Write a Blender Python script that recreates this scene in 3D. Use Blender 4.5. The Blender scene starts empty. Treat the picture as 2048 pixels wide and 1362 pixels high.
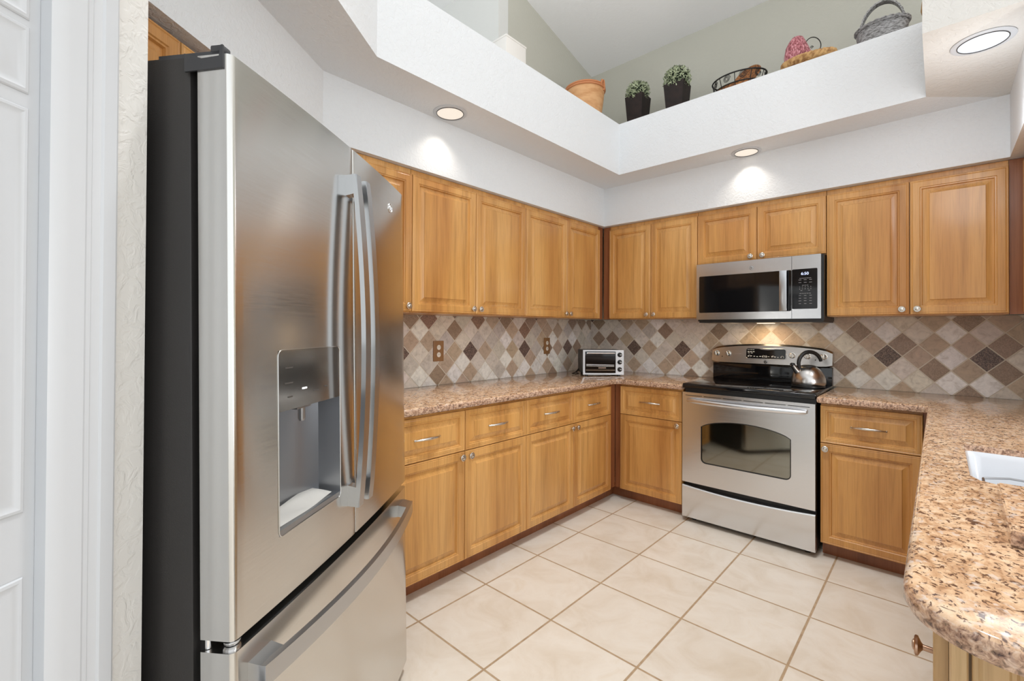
import bpy, bmesh, math, random
from mathutils import Matrix, Vector
R = math.radians
rnd = random.Random(7)
scene = bpy.context.scene
COL = scene.collection

# ------------------------------------------------------------------ camera
CAM = dict(x=2.4074, y=-3.7386, z=1.2808, yaw=0.7599, pitch=0.0073, roll=-0.005, f=919.6468, u0=-17.2503, v0=-28.6295)
def make_camera():
    cy, sy = math.cos(CAM['yaw']), math.sin(CAM['yaw'])
    cp, sp = math.cos(CAM['pitch']), math.sin(CAM['pitch'])
    cr, sr = math.cos(CAM['roll']), math.sin(CAM['roll'])
    fw, rt, up = Vector((-sy, cy, 0)), Vector((cy, sy, 0)), Vector((0, 0, 1))
    u2, f2 = up * cp - fw * sp, fw * cp + up * sp
    X = rt * cr - u2 * sr
    Y = rt * sr + u2 * cr
    Z = -f2
    cd = bpy.data.cameras.new('camera')
    cd.sensor_width = 36.0
    cd.sensor_fit = 'HORIZONTAL'
    cd.lens = CAM['f'] * 36.0 / 2048
    cd.shift_x = -CAM['u0'] / 2048
    cd.shift_y = CAM['v0'] / 2048
    cd.clip_start = 0.05
    co = bpy.data.objects.new('camera', cd)
    COL.objects.link(co)
    co.matrix_world = Matrix(((X.x, Y.x, Z.x, CAM['x']), (X.y, Y.y, Z.y, CAM['y']), (X.z, Y.z, Z.z, CAM['z']), (0, 0, 0, 1)))
    scene.camera = co
make_camera()

# ------------------------------------------------------------------ world, exposure
w = bpy.data.worlds.new('daylight')
scene.world = w
w.use_nodes = True
bg = w.node_tree.nodes['Background']
bg.inputs[0].default_value = (0.93, 0.97, 1.0, 1)
bg.inputs[1].default_value = 1.28
vs = scene.view_settings
scene.display_settings.display_device = 'sRGB'
vs.view_transform = 'Standard'
vs.look = 'None'
vs.exposure = 0.35
vs.gamma = 1
vs.use_curve_mapping = False

# added point light without a fixture, out of view, to brighten the kitchen
def room_fill(x, y, z, energy, size, color=(1.0, 0.97, 0.93)):
    d = bpy.data.lights.new('room_fill', 'POINT')
    d.energy, d.shadow_soft_size, d.color = energy, size, color
    o = bpy.data.objects.new('room_fill', d)
    COL.objects.link(o)
    o.location = (x, y, z)
room_fill(4.1, -2.5, 1.25, 45, 0.2)    # low unseen fill on the right, lifts the soffit undersides
# added spot above the frame, brightens the floor and base cabinets
dl_ = bpy.data.lights.new('down_fill', 'SPOT')
dl_.energy, dl_.color, dl_.spot_size, dl_.spot_blend, dl_.shadow_soft_size = 190, (1.0, 1.0, 1.0), R(66), 0.5, 0.2
dlo = bpy.data.objects.new('down_fill', dl_)
COL.objects.link(dlo)
dlo.location = (1.75, -2.4, 4.1)
ul_ = bpy.data.lights.new('up_fill', 'SPOT')       # added spot aimed up to brighten the vaulted ceiling
ul_.energy, ul_.color, ul_.spot_size, ul_.spot_blend, ul_.shadow_soft_size = 48, (1.0, 1.0, 1.0), R(165), 0.5, 0.15
ulo = bpy.data.objects.new('up_fill', ul_)
COL.objects.link(ulo)
ulo.location = (1.75, -2.4, 3.2)
ulo.rotation_euler = (R(180), 0, 0)

# ------------------------------------------------------------------ materials
def srgb(r, g, b):
    f = lambda c: (c / 255 / 12.92) if c / 255 <= 0.04045 else ((c / 255 + 0.055) / 1.055) ** 2.4
    return (f(r), f(g), f(b), 1)

class NT:
    def __init__(s, name):
        s.m = bpy.data.materials.new(name)
        s.m.use_nodes = True
        s.t = s.m.node_tree
        s.b = s.t.nodes['Principled BSDF']
    def n(s, typ, **kw):
        nd = s.t.nodes.new(typ)
        for k, v in kw.items():
            if k.startswith('_'):
                setattr(nd, k[1:], v)
        return nd
    def l(s, a, b):
        s.t.links.new(a, b)
    def set(s, **kw):
        for k, v in kw.items():
            s.b.inputs[k.replace('_', ' ')].default_value = v
        return s
    def coord(s, scale=(1, 1, 1), rand=False, out='Object', rot=(0, 0, 0)):
        tc = s.n('ShaderNodeTexCoord')
        mp = s.n('ShaderNodeMapping')
        mp.inputs['Scale'].default_value = scale
        mp.inputs['Rotation'].default_value = rot
        if rand:
            oi = s.n('ShaderNodeObjectInfo')
            mul = s.n('ShaderNodeMath', _operation='MULTIPLY')
            mul.inputs[1].default_value = 37.0
            s.l(oi.outputs['Random'], mul.inputs[0])
            add = s.n('ShaderNodeVectorMath', _operation='ADD')
            s.l(tc.outputs[out], add.inputs[0])
            s.l(mul.outputs[0], add.inputs[1])
            s.l(add.outputs[0], mp.inputs[0])
        else:
            s.l(tc.outputs[out], mp.inputs[0])
        return mp.outputs[0]
    def noise(s, vec, scale=5, detail=4, rough=0.5, dist=0.0):
        nd = s.n('ShaderNodeTexNoise')
        nd.inputs['Scale'].default_value = scale
        nd.inputs['Detail'].default_value = detail
        nd.inputs['Roughness'].default_value = rough
        nd.inputs['Distortion'].default_value = dist
        s.l(vec, nd.inputs['Vector'])
        return nd.outputs['Fac']
    def ramp(s, fac, stops):
        nd = s.n('ShaderNodeValToRGB')
        el = nd.color_ramp.elements
        while len(el) < len(stops):
            el.new(0.5)
        for e, (p, c) in zip(el, stops):
            e.position = p
            e.color = c if len(c) == 4 else (*c, 1)
        s.l(fac, nd.inputs[0])
        return nd.outputs['Color']
    def mix(s, fac, a, b, mode='MIX'):
        nd = s.n('ShaderNodeMix', _data_type='RGBA', _blend_type=mode)
        for sock, v in ((nd.inputs[0], fac), (nd.inputs[6], a), (nd.inputs[7], b)):
            if hasattr(v, 'is_linked'):
                s.l(v, sock)
            else:
                sock.default_value = v
        return nd.outputs[2]
    def math(s, op, a, b=0.0, c=None):
        nd = s.n('ShaderNodeMath', _operation=op)
        for i, v in enumerate((a, b, c)):
            if v is None:
                continue
            if hasattr(v, 'is_linked'):
                s.l(v, nd.inputs[i])
            else:
                nd.inputs[i].default_value = v
        return nd.outputs[0]
    def bump(s, h, strength=0.3, dist=0.002):
        nd = s.n('ShaderNodeBump')
        nd.inputs['Strength'].default_value = strength
        nd.inputs['Distance'].default_value = dist
        s.l(h, nd.inputs['Height'])
        s.l(nd.outputs[0], s.b.inputs['Normal'])
    def col(s, c):
        s.l(c, s.b.inputs['Base Color'])

def plain(name, rgb, rough=0.5, metal=0.0, **kw):
    t = NT(name)
    t.set(Base_Color=rgb, Roughness=rough, Metallic=metal, **kw)
    return t.m

def wood(name, dark, mid, light, rough=0.32, grain=1.0):
    t = NT(name)
    v = t.coord((22, 22, 1.3), rand=True)
    n1 = t.noise(v, 1.0, 5, 0.55, 0.6)
    v2 = t.coord((5, 5, 0.55), rand=True)
    n2 = t.noise(v2, 1.0, 3, 0.5, 0.3)
    v3 = t.coord((160, 160, 5), rand=True)
    n3 = t.noise(v3, 1.0, 3, 0.6)
    c = t.ramp(n2, [(0.3, dark), (0.5, mid), (0.72, light)])
    f = t.ramp(n1, [(0.30, (0.72, 0.68, 0.62)), (0.5, (1, 1, 1)), (0.75, (1.06, 1.05, 1.02))])
    c = t.mix(0.75 * grain, c, f, 'MULTIPLY')
    g = t.ramp(n3, [(0.36, (0.80, 0.76, 0.70)), (0.55, (1, 1, 1))])
    c = t.mix(0.55 * grain, c, g, 'MULTIPLY')
    t.col(c)
    t.set(Roughness=rough, Coat_Weight=0.25, Coat_Roughness=0.15)
    t.bump(n3, 0.05, 0.001)
    return t.m

M = {}
M['wood'] = wood('honey_maple', srgb(188, 131, 70), srgb(209, 155, 88), srgb(224, 174, 108))
M['wood_pale'] = wood('pale_maple', srgb(182, 146, 98), srgb(198, 162, 114), srgb(212, 180, 134))
M['wood_red'] = wood('red_brown_veneer', srgb(132, 78, 46), srgb(150, 92, 56), srgb(164, 104, 66), 0.4)

def plaster(name, rgb, strength=0.35, scale=38):
    t = NT(name)
    v = t.coord((1, 1, 1))
    a = t.noise(v, scale, 3, 0.55, 0.8)
    a2 = t.ramp(a, [(0.42, (0, 0, 0)), (0.58, (1, 1, 1))])
    t.set(Base_Color=rgb, Roughness=0.85)
    t.bump(a2, strength, 0.0015)
    return t.m
M['white_wall'] = plaster('white_textured_plaster', srgb(228, 231, 234), 0.6, 50)
M['cream_wall'] = plaster('cream_textured_plaster', srgb(214, 212, 208), 0.6, 38)
M['sage_wall'] = plaster('sage_painted_plaster', srgb(192, 190, 178), 0.25)
M['grey_wall'] = plaster('pale_grey_plaster', srgb(216, 216, 212), 0.2)
M['ceiling'] = plaster('ceiling_white', srgb(240, 240, 240), 0.15)
M['trim'] = plain('white_gloss_trim', srgb(200, 203, 207), 0.4)
M['door_white'] = plain('white_door_paint', srgb(194, 197, 201), 0.45)

def steel(name, rgb=(0.60, 0.575, 0.54, 1), rough=0.25, axis='Z', aniso=0.0):
    t = NT(name)
    sc = {'Z': (260, 260, 2), 'X': (2, 260, 260)}[axis]
    n = t.noise(t.coord(sc), 1.0, 2, 0.6)
    t.set(Base_Color=rgb, Metallic=1.0, Roughness=rough, Anisotropic=aniso, Anisotropic_Rotation=0.25 if aniso else 0.0)
    if aniso:
        tg = t.n('ShaderNodeTangent', _direction_type='RADIAL', _axis='Z')
        t.l(tg.outputs[0], t.b.inputs['Tangent'])
    t.l(t.math('MULTIPLY_ADD', n, 0.10, rough - 0.05), t.b.inputs['Roughness'])
    t.bump(n, 0.012, 0.0005)
    return t.m
M['steel'] = steel('brushed_steel', (0.57, 0.555, 0.54, 1), 0.25, 'X')
M['steel_fridge'] = steel('fridge_steel', (0.65, 0.64, 0.615, 1), 0.2, 'X', 0.75)
M['steel_light'] = steel('bright_brushed_steel', (0.71, 0.72, 0.74, 1), 0.24, 'X')
M['handle_steel'] = plain('handle_steel', (0.50, 0.51, 0.525, 1), 0.28, 1.0)
M['toaster_steel'] = plain('toaster_steel', (0.42, 0.42, 0.43, 1), 0.42, 1.0)
M['nickel'] = plain('brushed_nickel', (0.66, 0.63, 0.58, 1), 0.22, 1.0)
M['bronze'] = plain('aged_copper_nickel', (0.42, 0.27, 0.19, 1), 0.28, 1.0)
M['black_gloss'] = plain('black_glass', (0.006, 0.006, 0.007, 1), 0.06)
M['black'] = plain('black_plastic', (0.012, 0.012, 0.012, 1), 0.4)
M['rubber'] = plain('dark_gasket', (0.012, 0.010, 0.010, 1), 0.6)
M['case'] = None
t = NT('charcoal_textured_case')
n = t.noise(t.coord(), 420, 2, 0.6)
t.set(Base_Color=(0.024, 0.022, 0.021, 1), Roughness=0.45)
t.bump(n, 0.25, 0.0008)
M['case'] = t.m
M['grey_plastic'] = plain('slate_grey_metallic', (0.34, 0.35, 0.37, 1), 0.30, 0.9)
M['panel_grey'] = plain('control_panel_grey', (0.30, 0.285, 0.265, 1), 0.12, 0.9)
M['hinge_dark'] = plain('hinge_cover_grey', (0.035, 0.036, 0.04, 1), 0.4)
M['chrome'] = plain('chrome', (0.82, 0.82, 0.84, 1), 0.12, 1.0)
M['white_print'] = plain('white_print', (0.75, 0.75, 0.75, 1), 0.5)
M['key_white'] = plain('grey_white_key_print', (0.32, 0.32, 0.33, 1), 0.5)
M['grey_print'] = plain('grey_print', (0.07, 0.065, 0.06, 1), 0.5)
M['towel'] = plain('white_cloth', srgb(242, 240, 235), 0.9)
M['porcelain'] = plain('white_porcelain', srgb(206, 209, 214), 0.12)
M['outlet_plate'] = wood('outlet_plate_tan', srgb(140, 100, 62), srgb(152, 112, 72), srgb(162, 122, 82), 0.5, 0.4)
M['ivory'] = plain('ivory_plastic', srgb(240, 234, 222), 0.35)
M['glass_dark'] = plain('mirrored_oven_glass', (0.26, 0.255, 0.22, 1), 0.05, 1.0)
M['wicker_grey'] = None

def emit(name, rgb, s):
    t = NT(name)
    t.set(Base_Color=(0.25, 0.25, 0.25, 1), Emission_Color=rgb, Emission_Strength=s)
    return t.m
M['lens_warm'] = emit('warm_lens', srgb(255, 240, 222), 0.62)
M['lens_cool'] = emit('cool_lens', srgb(232, 242, 255), 0.72)
M['hood_lens'] = emit('hood_lens', srgb(255, 226, 180), 3.0)
M['clock'] = emit('clock_digits', srgb(190, 205, 255), 1.6)
M['led'] = emit('white_led', srgb(255, 255, 255), 2.0)

def granite():
    t = NT('speckled_tan_granite')
    v = t.coord((1.0, 0.7, 1.0), rot=(0, 0, R(20)))
    base = t.noise(v, 44, 6, 0.66, 0.5)
    c = t.ramp(base, [(0.30, srgb(136, 100, 76)), (0.43, srgb(196, 157, 122)), (0.56, srgb(221, 189, 156)), (0.75, srgb(235, 214, 190))])
    big = t.noise(v, 6, 3, 0.5, 0.3)
    c = t.mix(0.45, c, t.ramp(big, [(0.35, (0.84, 0.80, 0.74)), (0.6, (1.04, 1.02, 1.0))]), 'MULTIPLY')
    s1 = t.noise(v, 120, 3, 0.6, 0.6)
    d1 = t.ramp(s1, [(0.38, (1, 1, 1)), (0.44, (0, 0, 0))])
    c = t.mix(d1, c, srgb(92, 66, 54))
    s2 = t.noise(v, 62, 4, 0.62, 1.0)
    d2 = t.ramp(s2, [(0.352, (1, 1, 1)), (0.402, (0, 0, 0))])
    c = t.mix(d2, c, srgb(84, 60, 52))
    s3 = t.noise(v, 75, 2, 0.5, 0.2)
    d3 = t.ramp(s3, [(0.60, (0, 0, 0)), (0.68, (0.75, 0.75, 0.75))])
    c = t.mix(d3, c, srgb(214, 198, 186))
    # faces not turned upwards mix in a darker, more contrasted speckle
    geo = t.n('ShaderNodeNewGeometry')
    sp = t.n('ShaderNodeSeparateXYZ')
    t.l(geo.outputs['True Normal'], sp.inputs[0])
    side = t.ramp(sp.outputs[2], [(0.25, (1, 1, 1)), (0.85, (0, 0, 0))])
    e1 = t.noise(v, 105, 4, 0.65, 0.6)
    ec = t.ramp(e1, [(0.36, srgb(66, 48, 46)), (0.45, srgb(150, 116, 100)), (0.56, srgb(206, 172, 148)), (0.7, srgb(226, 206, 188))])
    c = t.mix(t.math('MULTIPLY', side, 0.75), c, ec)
    t.col(c)
    t.set(Roughness=0.10)
    return t.m
M['granite'] = granite()

FLOOR = dict(tx=0.7479, ty=-0.4674, s=0.4111)
def floor_mat():
    t = NT('cream_ceramic_floor_tile')
    tc = t.n('ShaderNodeTexCoord')
    sp = t.n('ShaderNodeSeparateXYZ')
    t.l(tc.outputs['Object'], sp.inputs[0])
    def frac(o, off):
        a = t.math('SUBTRACT', o, off)
        a = t.math('DIVIDE', a, FLOOR['s'])
        fl = t.math('FLOOR', a)
        fr = t.math('SUBTRACT', a, fl)
        d = t.math('MINIMUM', fr, t.math('SUBTRACT', 1.0, fr))
        return fl, d
    fx, dx = frac(sp.outputs[0], FLOOR['tx'])
    fy, dy = frac(sp.outputs[1], FLOOR['ty'])
    d = t.math('MINIMUM', dx, dy)
    mask = t.n('ShaderNodeMapRange')
    mask.inputs[1].default_value = 0.0085
    mask.inputs[2].default_value = 0.0135
    t.l(d, mask.inputs[0])
    cid = t.n('ShaderNodeCombineXYZ')
    t.l(fx, cid.inputs[0]); t.l(fy, cid.inputs[1])
    wn = t.n('ShaderNodeTexWhiteNoise', _noise_dimensions='3D')
    t.l(cid.outputs[0], wn.inputs[0])
    add = t.n('ShaderNodeVectorMath', _operation='ADD')
    t.l(tc.outputs['Object'], add.inputs[0])
    mulv = t.n('ShaderNodeVectorMath', _operation='SCALE')
    mulv.inputs[3].default_value = 9.0
    t.l(wn.outputs['Color'], mulv.inputs[0]); t.l(mulv.outputs[0], add.inputs[1])
    n1 = t.noise(add.outputs[0], 5.5, 6, 0.62, 0.7)
    c = t.ramp(n1, [(0.28, srgb(216, 204, 187)), (0.48, srgb(227, 218, 205)), (0.62, srgb(232, 225, 214)), (0.80, srgb(223, 211, 193))])
    tone = t.math('MULTIPLY_ADD', wn.outputs['Value'], 0.06, 0.965)
    tn = t.n('ShaderNodeCombineColor')
    for i in range(3):
        t.l(tone, tn.inputs[i])
    c = t.mix(1.0, c, tn.outputs[0], 'MULTIPLY')
    gn = t.noise(tc.outputs['Object'], 30, 3)
    g = t.ramp(gn, [(0.3, srgb(166, 140, 110)), (0.7, srgb(186, 162, 132))])
    c = t.mix(mask.outputs[0], g, c)
    t.col(c)
    r = t.math('MULTIPLY_ADD', mask.outputs[0], -0.52, 0.85)
    t.l(r, t.b.inputs['Roughness'])
    t.bump(mask.outputs[0], 0.5, 0.002)
    return t.m
M['floor'] = floor_mat()

def tile_mat():
    t = NT('tumbled_stone_tile')
    at = t.n('ShaderNodeAttribute', _attribute_name='Col')
    v = t.coord()
    n1 = t.noise(v, 28, 6, 0.65, 0.8)
    f = t.ramp(n1, [(0.30, (0.72, 0.68, 0.64)), (0.48, (0.98, 0.97, 0.96)), (0.70, (1.16, 1.14, 1.12))])
    c = t.mix(0.9, at.outputs['Color'], f, 'MULTIPLY')
    n2 = t.noise(v, 210, 3, 0.6, 0.5)
    sp = t.ramp(n2, [(0.44, (0.42, 0.36, 0.34)), (0.52, (1, 1, 1)), (0.62, (1.7, 1.55, 1.4))])
    c2 = t.mix(1.0, at.outputs['Color'], sp, 'MULTIPLY')
    c = t.mix(at.outputs['Alpha'], c, c2)
    t.col(c)
    t.set(Roughness=0.42)
    t.bump(n1, 0.25, 0.001)
    return t.m
M['tile'] = tile_mat()
M['grout'] = plain('pale_grout', srgb(222, 212, 196), 0.9)

def wicker(name, a, b, sc=(60, 60, 160)):
    t = NT(name)
    v = t.coord(sc)
    n = t.noise(v, 1.0, 3, 0.6)
    t.col(t.ramp(n, [(0.35, a), (0.6, b)]))
    t.set(Roughness=0.75)
    t.bump(n, 0.5, 0.003)
    return t.m
M['wicker_grey'] = wicker('grey_wicker', srgb(96, 94, 92), srgb(170, 168, 168))
M['wicker_brown'] = wicker('woven_brown_reed', srgb(78, 42, 20), srgb(170, 112, 62), (70, 70, 70))
M['braid'] = wicker('golden_braid', srgb(150, 106, 62), srgb(206, 164, 108), (40, 40, 40))
M['terracotta'] = wicker('orange_clay', srgb(196, 142, 92), srgb(214, 166, 118), (9, 9, 26))
M['clay_rim'] = plain('orange_rim', srgb(196, 128, 82), 0.5)
M['wire_dark'] = plain('dark_wire', srgb(42, 40, 38), 0.5, 0.4)
M['pot'] = wicker('dark_brown_pot', srgb(24, 16, 14), srgb(40, 26, 22), (18, 18, 18))
M['leaf'] = wicker('pale_green_leaf', srgb(92, 104, 74), srgb(190, 200, 164), (26, 26, 26))
M['soil'] = plain('dark_green_core', srgb(38, 46, 30), 0.9)
def gourd_mat():
    t = NT('speckled_pink_glaze')
    v = t.coord((1, 1, 0.35))
    n = t.noise(v, 120, 3, 0.6, 0.6)
    t.col(t.ramp(n, [(0.36, srgb(118, 52, 58)), (0.5, srgb(178, 98, 106)), (0.66, srgb(228, 170, 176))]))
    t.set(Roughness=0.4)
    return t.m
M['gourd'] = gourd_mat()
M['white_box'] = plain('white_plastic_box', srgb(226, 222, 216), 0.5)
M['wire_steel'] = plain('grey_rack_wire', (0.35, 0.35, 0.36, 1), 0.3, 1.0)
M['hook'] = plain('clear_plastic_hook', (0.8, 0.78, 0.75, 1), 0.15)

# ------------------------------------------------------------------ geometry helpers
class MB:
    def __init__(s):
        s.bm = bmesh.new()
    def box(s, x0, x1, y0, y1, z0, z1, bev=0.0, seg=2):
        vs_ = [s.bm.verts.new((x, y, z)) for x in (x0, x1) for y in (y0, y1) for z in (z0, z1)]
        q = [(0, 1, 3, 2), (4, 6, 7, 5), (0, 4, 5, 1), (2, 3, 7, 6), (0, 2, 6, 4), (1, 5, 7, 3)]
        fs = [s.bm.faces.new([vs_[i] for i in f]) for f in q]
        if bev > 0:
            es = list({e for f in fs for e in f.edges})
            bmesh.ops.bevel(s.bm, geom=es, offset=bev, segments=seg, profile=0.5, affect='EDGES')
        return s
    def prism(s, pts, z0, z1, cap=True):
        n_ = len(pts)
        a = [s.bm.verts.new((x, y, z0)) for x, y in pts]
        b = [s.bm.verts.new((x, y, z1)) for x, y in pts]
        for i in range(n_):
            j = (i + 1) % n_
            s.bm.faces.new((a[i], a[j], b[j], b[i]))
        if cap:
            s.bm.faces.new(list(reversed(a)))
            s.bm.faces.new(b)
        return s
    def loops(s, rings, close=True, cap0=False, cap1=False):
        """rings: list of equal-length point lists -> skinned surface"""
        vr = [[s.bm.verts.new(p) for p in r] for r in rings]
        m_ = len(vr[0])
        for a, b in zip(vr, vr[1:]):
            for i in range(m_ if close else m_ - 1):
                j = (i + 1) % m_
                s.bm.faces.new((a[i], a[j], b[j], b[i]))
        if cap0:
            s.bm.faces.new(list(reversed(vr[0])))
        if cap1:
            s.bm.faces.new(vr[-1])
        return vr
    def lathe(s, prof, c=(0, 0, 0), axis='Z', seg=28, cap0=True, cap1=True, sx=1.0, sy=1.0):
        rings = []
        for r, h in prof:
            ring = []
            for i in range(seg):
                a = 2 * math.pi * i / seg
                u, v_ = r * math.cos(a) * sx, r * math.sin(a) * sy
                if axis == 'Z':
                    p = (c[0] + u, c[1] + v_, c[2] + h)
                elif axis == '-Y':
                    p = (c[0] + u, c[1] - h, c[2] + v_)
                else:
                    p = (c[0] + h, c[1] + u, c[2] + v_)
                ring.append(p)
            rings.append(ring)
        s.loops(rings, True, cap0, cap1)
        return s
    def tube(s, path, r, seg=8, closed=False, cap=True, flat=1.0):
        path = [Vector(p) for p in path]
        n_ = len(path)
        rad = r if isinstance(r, (list, tuple)) else [r] * n_
        rings = []
        prev = None
        for i, p in enumerate(path):
            if closed:
                d = path[(i + 1) % n_] - path[i - 1]
            else:
                d = path[min(i + 1, n_ - 1)] - path[max(i - 1, 0)]
            d.normalize()
            if prev is None:
                up = Vector((0, 0, 1)) if abs(d.z) < 0.9 else Vector((0, 1, 0))
                u = d.cross(up).normalized()
            else:
                u = (prev - d * prev.dot(d)).normalized()
            prev = u
            v_ = d.cross(u)
            rings.append([p + u * math.cos(2 * math.pi * k / seg) * rad[i] + v_ * math.sin(2 * math.pi * k / seg) * rad[i] * flat for k in range(seg)])
        if closed:
            rings.append(rings[0])
            s.loops(rings, True)
            bmesh.ops.remove_doubles(s.bm, verts=s.bm.verts, dist=1e-6)
        else:
            s.loops(rings, True, cap, cap)
        return s
    def build(s, name, mat, parent=None, smooth=30, loc=None):
        bmesh.ops.recalc_face_normals(s.bm, faces=s.bm.faces)
        me = bpy.data.meshes.new(name)
        s.bm.to_mesh(me)
        s.bm.free()
        me.materials.append(mat)
        if smooth:
            me.shade_smooth()
            me.set_sharp_from_angle(angle=R(smooth))
        o = bpy.data.objects.new(name, me)
        COL.objects.link(o)
        if parent is not None:
            o.parent = parent
        if loc is not None:
            o.location = loc
        return o

def thing(name, label, cat, loc=(0, 0, 0), rz=0.0, group=None):
    o = bpy.data.objects.new(name, None)
    o.empty_display_size = 0.1
    COL.objects.link(o)
    o.location = loc
    o.rotation_euler = (0, 0, rz)
    return tag(o, label, cat, group)
def tag(o, label, cat, group=None):
    o['label'] = label
    o['category'] = cat
    if group:
        o['group'] = group
    return o
def struct(o, label=None):
    o['kind'] = 'structure'
    if label:
        o['label'] = label
    return o

def text_mesh(txt, size, name, mat, parent, loc, ext=0.0004, align='CENTER'):
    c = bpy.data.curves.new(name, 'FONT')
    c.body = txt
    c.size = size
    c.align_x = align
    c.align_y = 'CENTER'
    c.extrude = ext
    tmp = bpy.data.objects.new(name + '_tmp', c)
    COL.objects.link(tmp)
    dg = bpy.context.evaluated_depsgraph_get()
    me = bpy.data.meshes.new_from_object(tmp.evaluated_get(dg))
    bpy.data.objects.remove(tmp)
    bpy.data.curves.remove(c)
    me.materials.clear()
    me.materials.append(mat)
    me.transform(Matrix.Rotation(R(90), 4, 'X'))
    o = bpy.data.objects.new(name, me)
    COL.objects.link(o)
    o.parent = parent
    o.location = loc
    return o

def round_rect(x0, x1, z0, z1, r, n_=5):
    pts = []
    for cx, cz, a0 in ((x1 - r, z1 - r, 0), (x0 + r, z1 - r, 90), (x0 + r, z0 + r, 180), (x1 - r, z0 + r, 270)):
        for k in range(n_ + 1):
            a = R(a0 + 90 * k / n_)
            pts.append((cx + r * math.cos(a), cz + r * math.sin(a)))
    return pts

# =================================================================== SETTING
TH = R(36)
E1 = Vector((-math.sin(TH), math.cos(TH), 0))      # along the angled fridge front, away from the camera
N1 = Vector((E1.y, -E1.x, 0))                       # out of the angled fridge front, into the room
RZ_A = math.atan2(N1.x, -N1.y)                      # rotation whose local -Y is N1 and local X is E1
K = Vector((0.36, -2.79, 0))                        # kink of the soffit wall
Z_HEAD, Z_SOF, Z_CURB = 2.15, 2.463, 2.849

struct(MB().box(-0.15, 7, -7.5, 0.12, -0.06, 0).build('floor', M['floor'], None, 0))
struct(MB().box(-0.12, 0, -4.2, 0, 0, 2.84).box(-0.12, 0, -1.17, 0, 2.84, 4.3).build('wall_left', M['sage_wall'], None, 0))
struct(MB().box(-2.6, 0, -1.275, -1.17, 2.85, 4.7).box(-2.7, -2.6, -4.3, -1.17, 2.7, 5.2).box(-2.6, -0.12, -4.3, -1.275, 2.70, 2.80).build('wall_left_recess', M['grey_wall'], None, 0))
struct(MB().box(-0.12, 7, 0, 0.12, 0, 3.9).build('wall_back', M['sage_wall'], None, 0))
# vaulted ceiling rising towards the camera
b = MB()
za = lambda y: 3.69 - 0.255 * y
b.loops([[(x, y, za(y)) for x in (-2.7, 7)] + [(x, y, za(y) + 0.12) for x in (7, -2.7)] for y in (0.12, -7.5)], True, True, True)
struct(b.build('ceiling', M['ceiling'], None, 0))

def sof(name, pts, z0, z1, mat='white_wall'):
    return struct(MB().prism(pts, z0, z1).build(name, M[mat], None, 0))
P2 = lambda v: (v.x, v.y)
H0 = K - E1 * 1.9
C1 = Vector((0.636, -2.68, 0))
C0 = C1 - E1 * 1.9
BK = 0.9
# header walls above the cabinets
sof('wall_soffit_left', [(0, 0), (0.36, -0.36), P2(K), (0, -2.79)], Z_HEAD, Z_SOF)
sof('wall_soffit_back', [(0, 0), (3.0, 0), (2.66, -0.36), (0.36, -0.36)], Z_HEAD, Z_SOF)
sof('wall_soffit_right', [(3.0, 0), (3.0, -1.28), (2.66, -1.28), (2.66, -0.36)], Z_HEAD, Z_SOF)
sof('wall_soffit_angled', [P2(K), (0, -2.79), (0, -3.3), P2(H0 - N1 * BK), P2(H0)], Z_HEAD, Z_SOF)
# display ledge on top of the soffit, with its upstand towards the room
sof('ceiling_ledge_left', [(0, 0), (0.636, -0.604), P2(C1), (0, -2.68)], Z_SOF, Z_CURB)
sof('ceiling_ledge_back', [(0, 0), (3.0, 0), (2.357, -0.604), (0.636, -0.604)], Z_SOF, Z_CURB)
sof('ceiling_ledge_right', [(3.0, 0), (3.0, -1.28), (2.357, -1.28), (2.357, -0.604)], Z_SOF, Z_CURB, 'cream_wall')
sof('ceiling_ledge_angled', [P2(C1), (0, -2.68), (0, -3.3), P2(C0 - N1 * 1.15), P2(C0)], Z_SOF, Z_CURB)
struct(MB().box(3.0, 3.12, -1.28, 0, 0, Z_CURB).box(3.0, 3.12, -3.2, -1.28, 0, 0.86).build('wall_right', M['white_wall'], None, 0))

# wall with the white door at the left edge of the view
WO = Vector((1.362, -3.582, 0))
def wl(x, y=0, z=0):
    v = WO + E1 * x - N1 * y
    return Vector((v.x, v.y, z))
ws = MB()
ws.box(-0.166, 0, 0, 0.11, 0, 2.84)
ws.box(-0.98, -0.166, 0, 0.11, 2.06, 2.84)
ws.box(-2.2, -0.98, 0, 0.11, 0, 2.84)
ws.box(-0.11, 0, 0.11, 0.97, 0, Z_HEAD)
o = ws.build('wall_pantry', M['cream_wall'], None, 0)
o.location = WO; o.rotation_euler = (0, 0, RZ_A); struct(o)
ws = MB().box(-0.11, 1.05, 0.97, 1.05, 0, Z_HEAD)
o = ws.build('wall_alcove', M['white_wall'], None, 0)
o.location = WO; o.rotation_euler = (0, 0, RZ_A); struct(o)
# moulded casing (profile across its width)
prof = [(0, 0), (0, -0.010), (0.006, -0.014), (0.028, -0.016), (0.031, -0.013), (0.044, -0.0125), (0.048, -0.016), (0.055, -0.0165), (0.060, -0.0195), (0.085, -0.021), (0.099, -0.021), (0.108, -0.017), (0.109, 0)]
cs = MB()
cs.prism([(-0.063 - x, y) for x, y in prof], 0, 2.10)
cs.prism([(-0.98 + 0.109 - 0.063 - 0.109 + x, y) for x, y in prof], 0, 2.10)
cs.box(-0.98, -0.13, -0.017, 0, 2.04, 2.13)
o = cs.build('trim_1', M['trim'], None, 25)
o.location = WO; o.rotation_euler = (0, 0, RZ_A); struct(o)
o['label'] = 'white moulded door casing'
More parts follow.
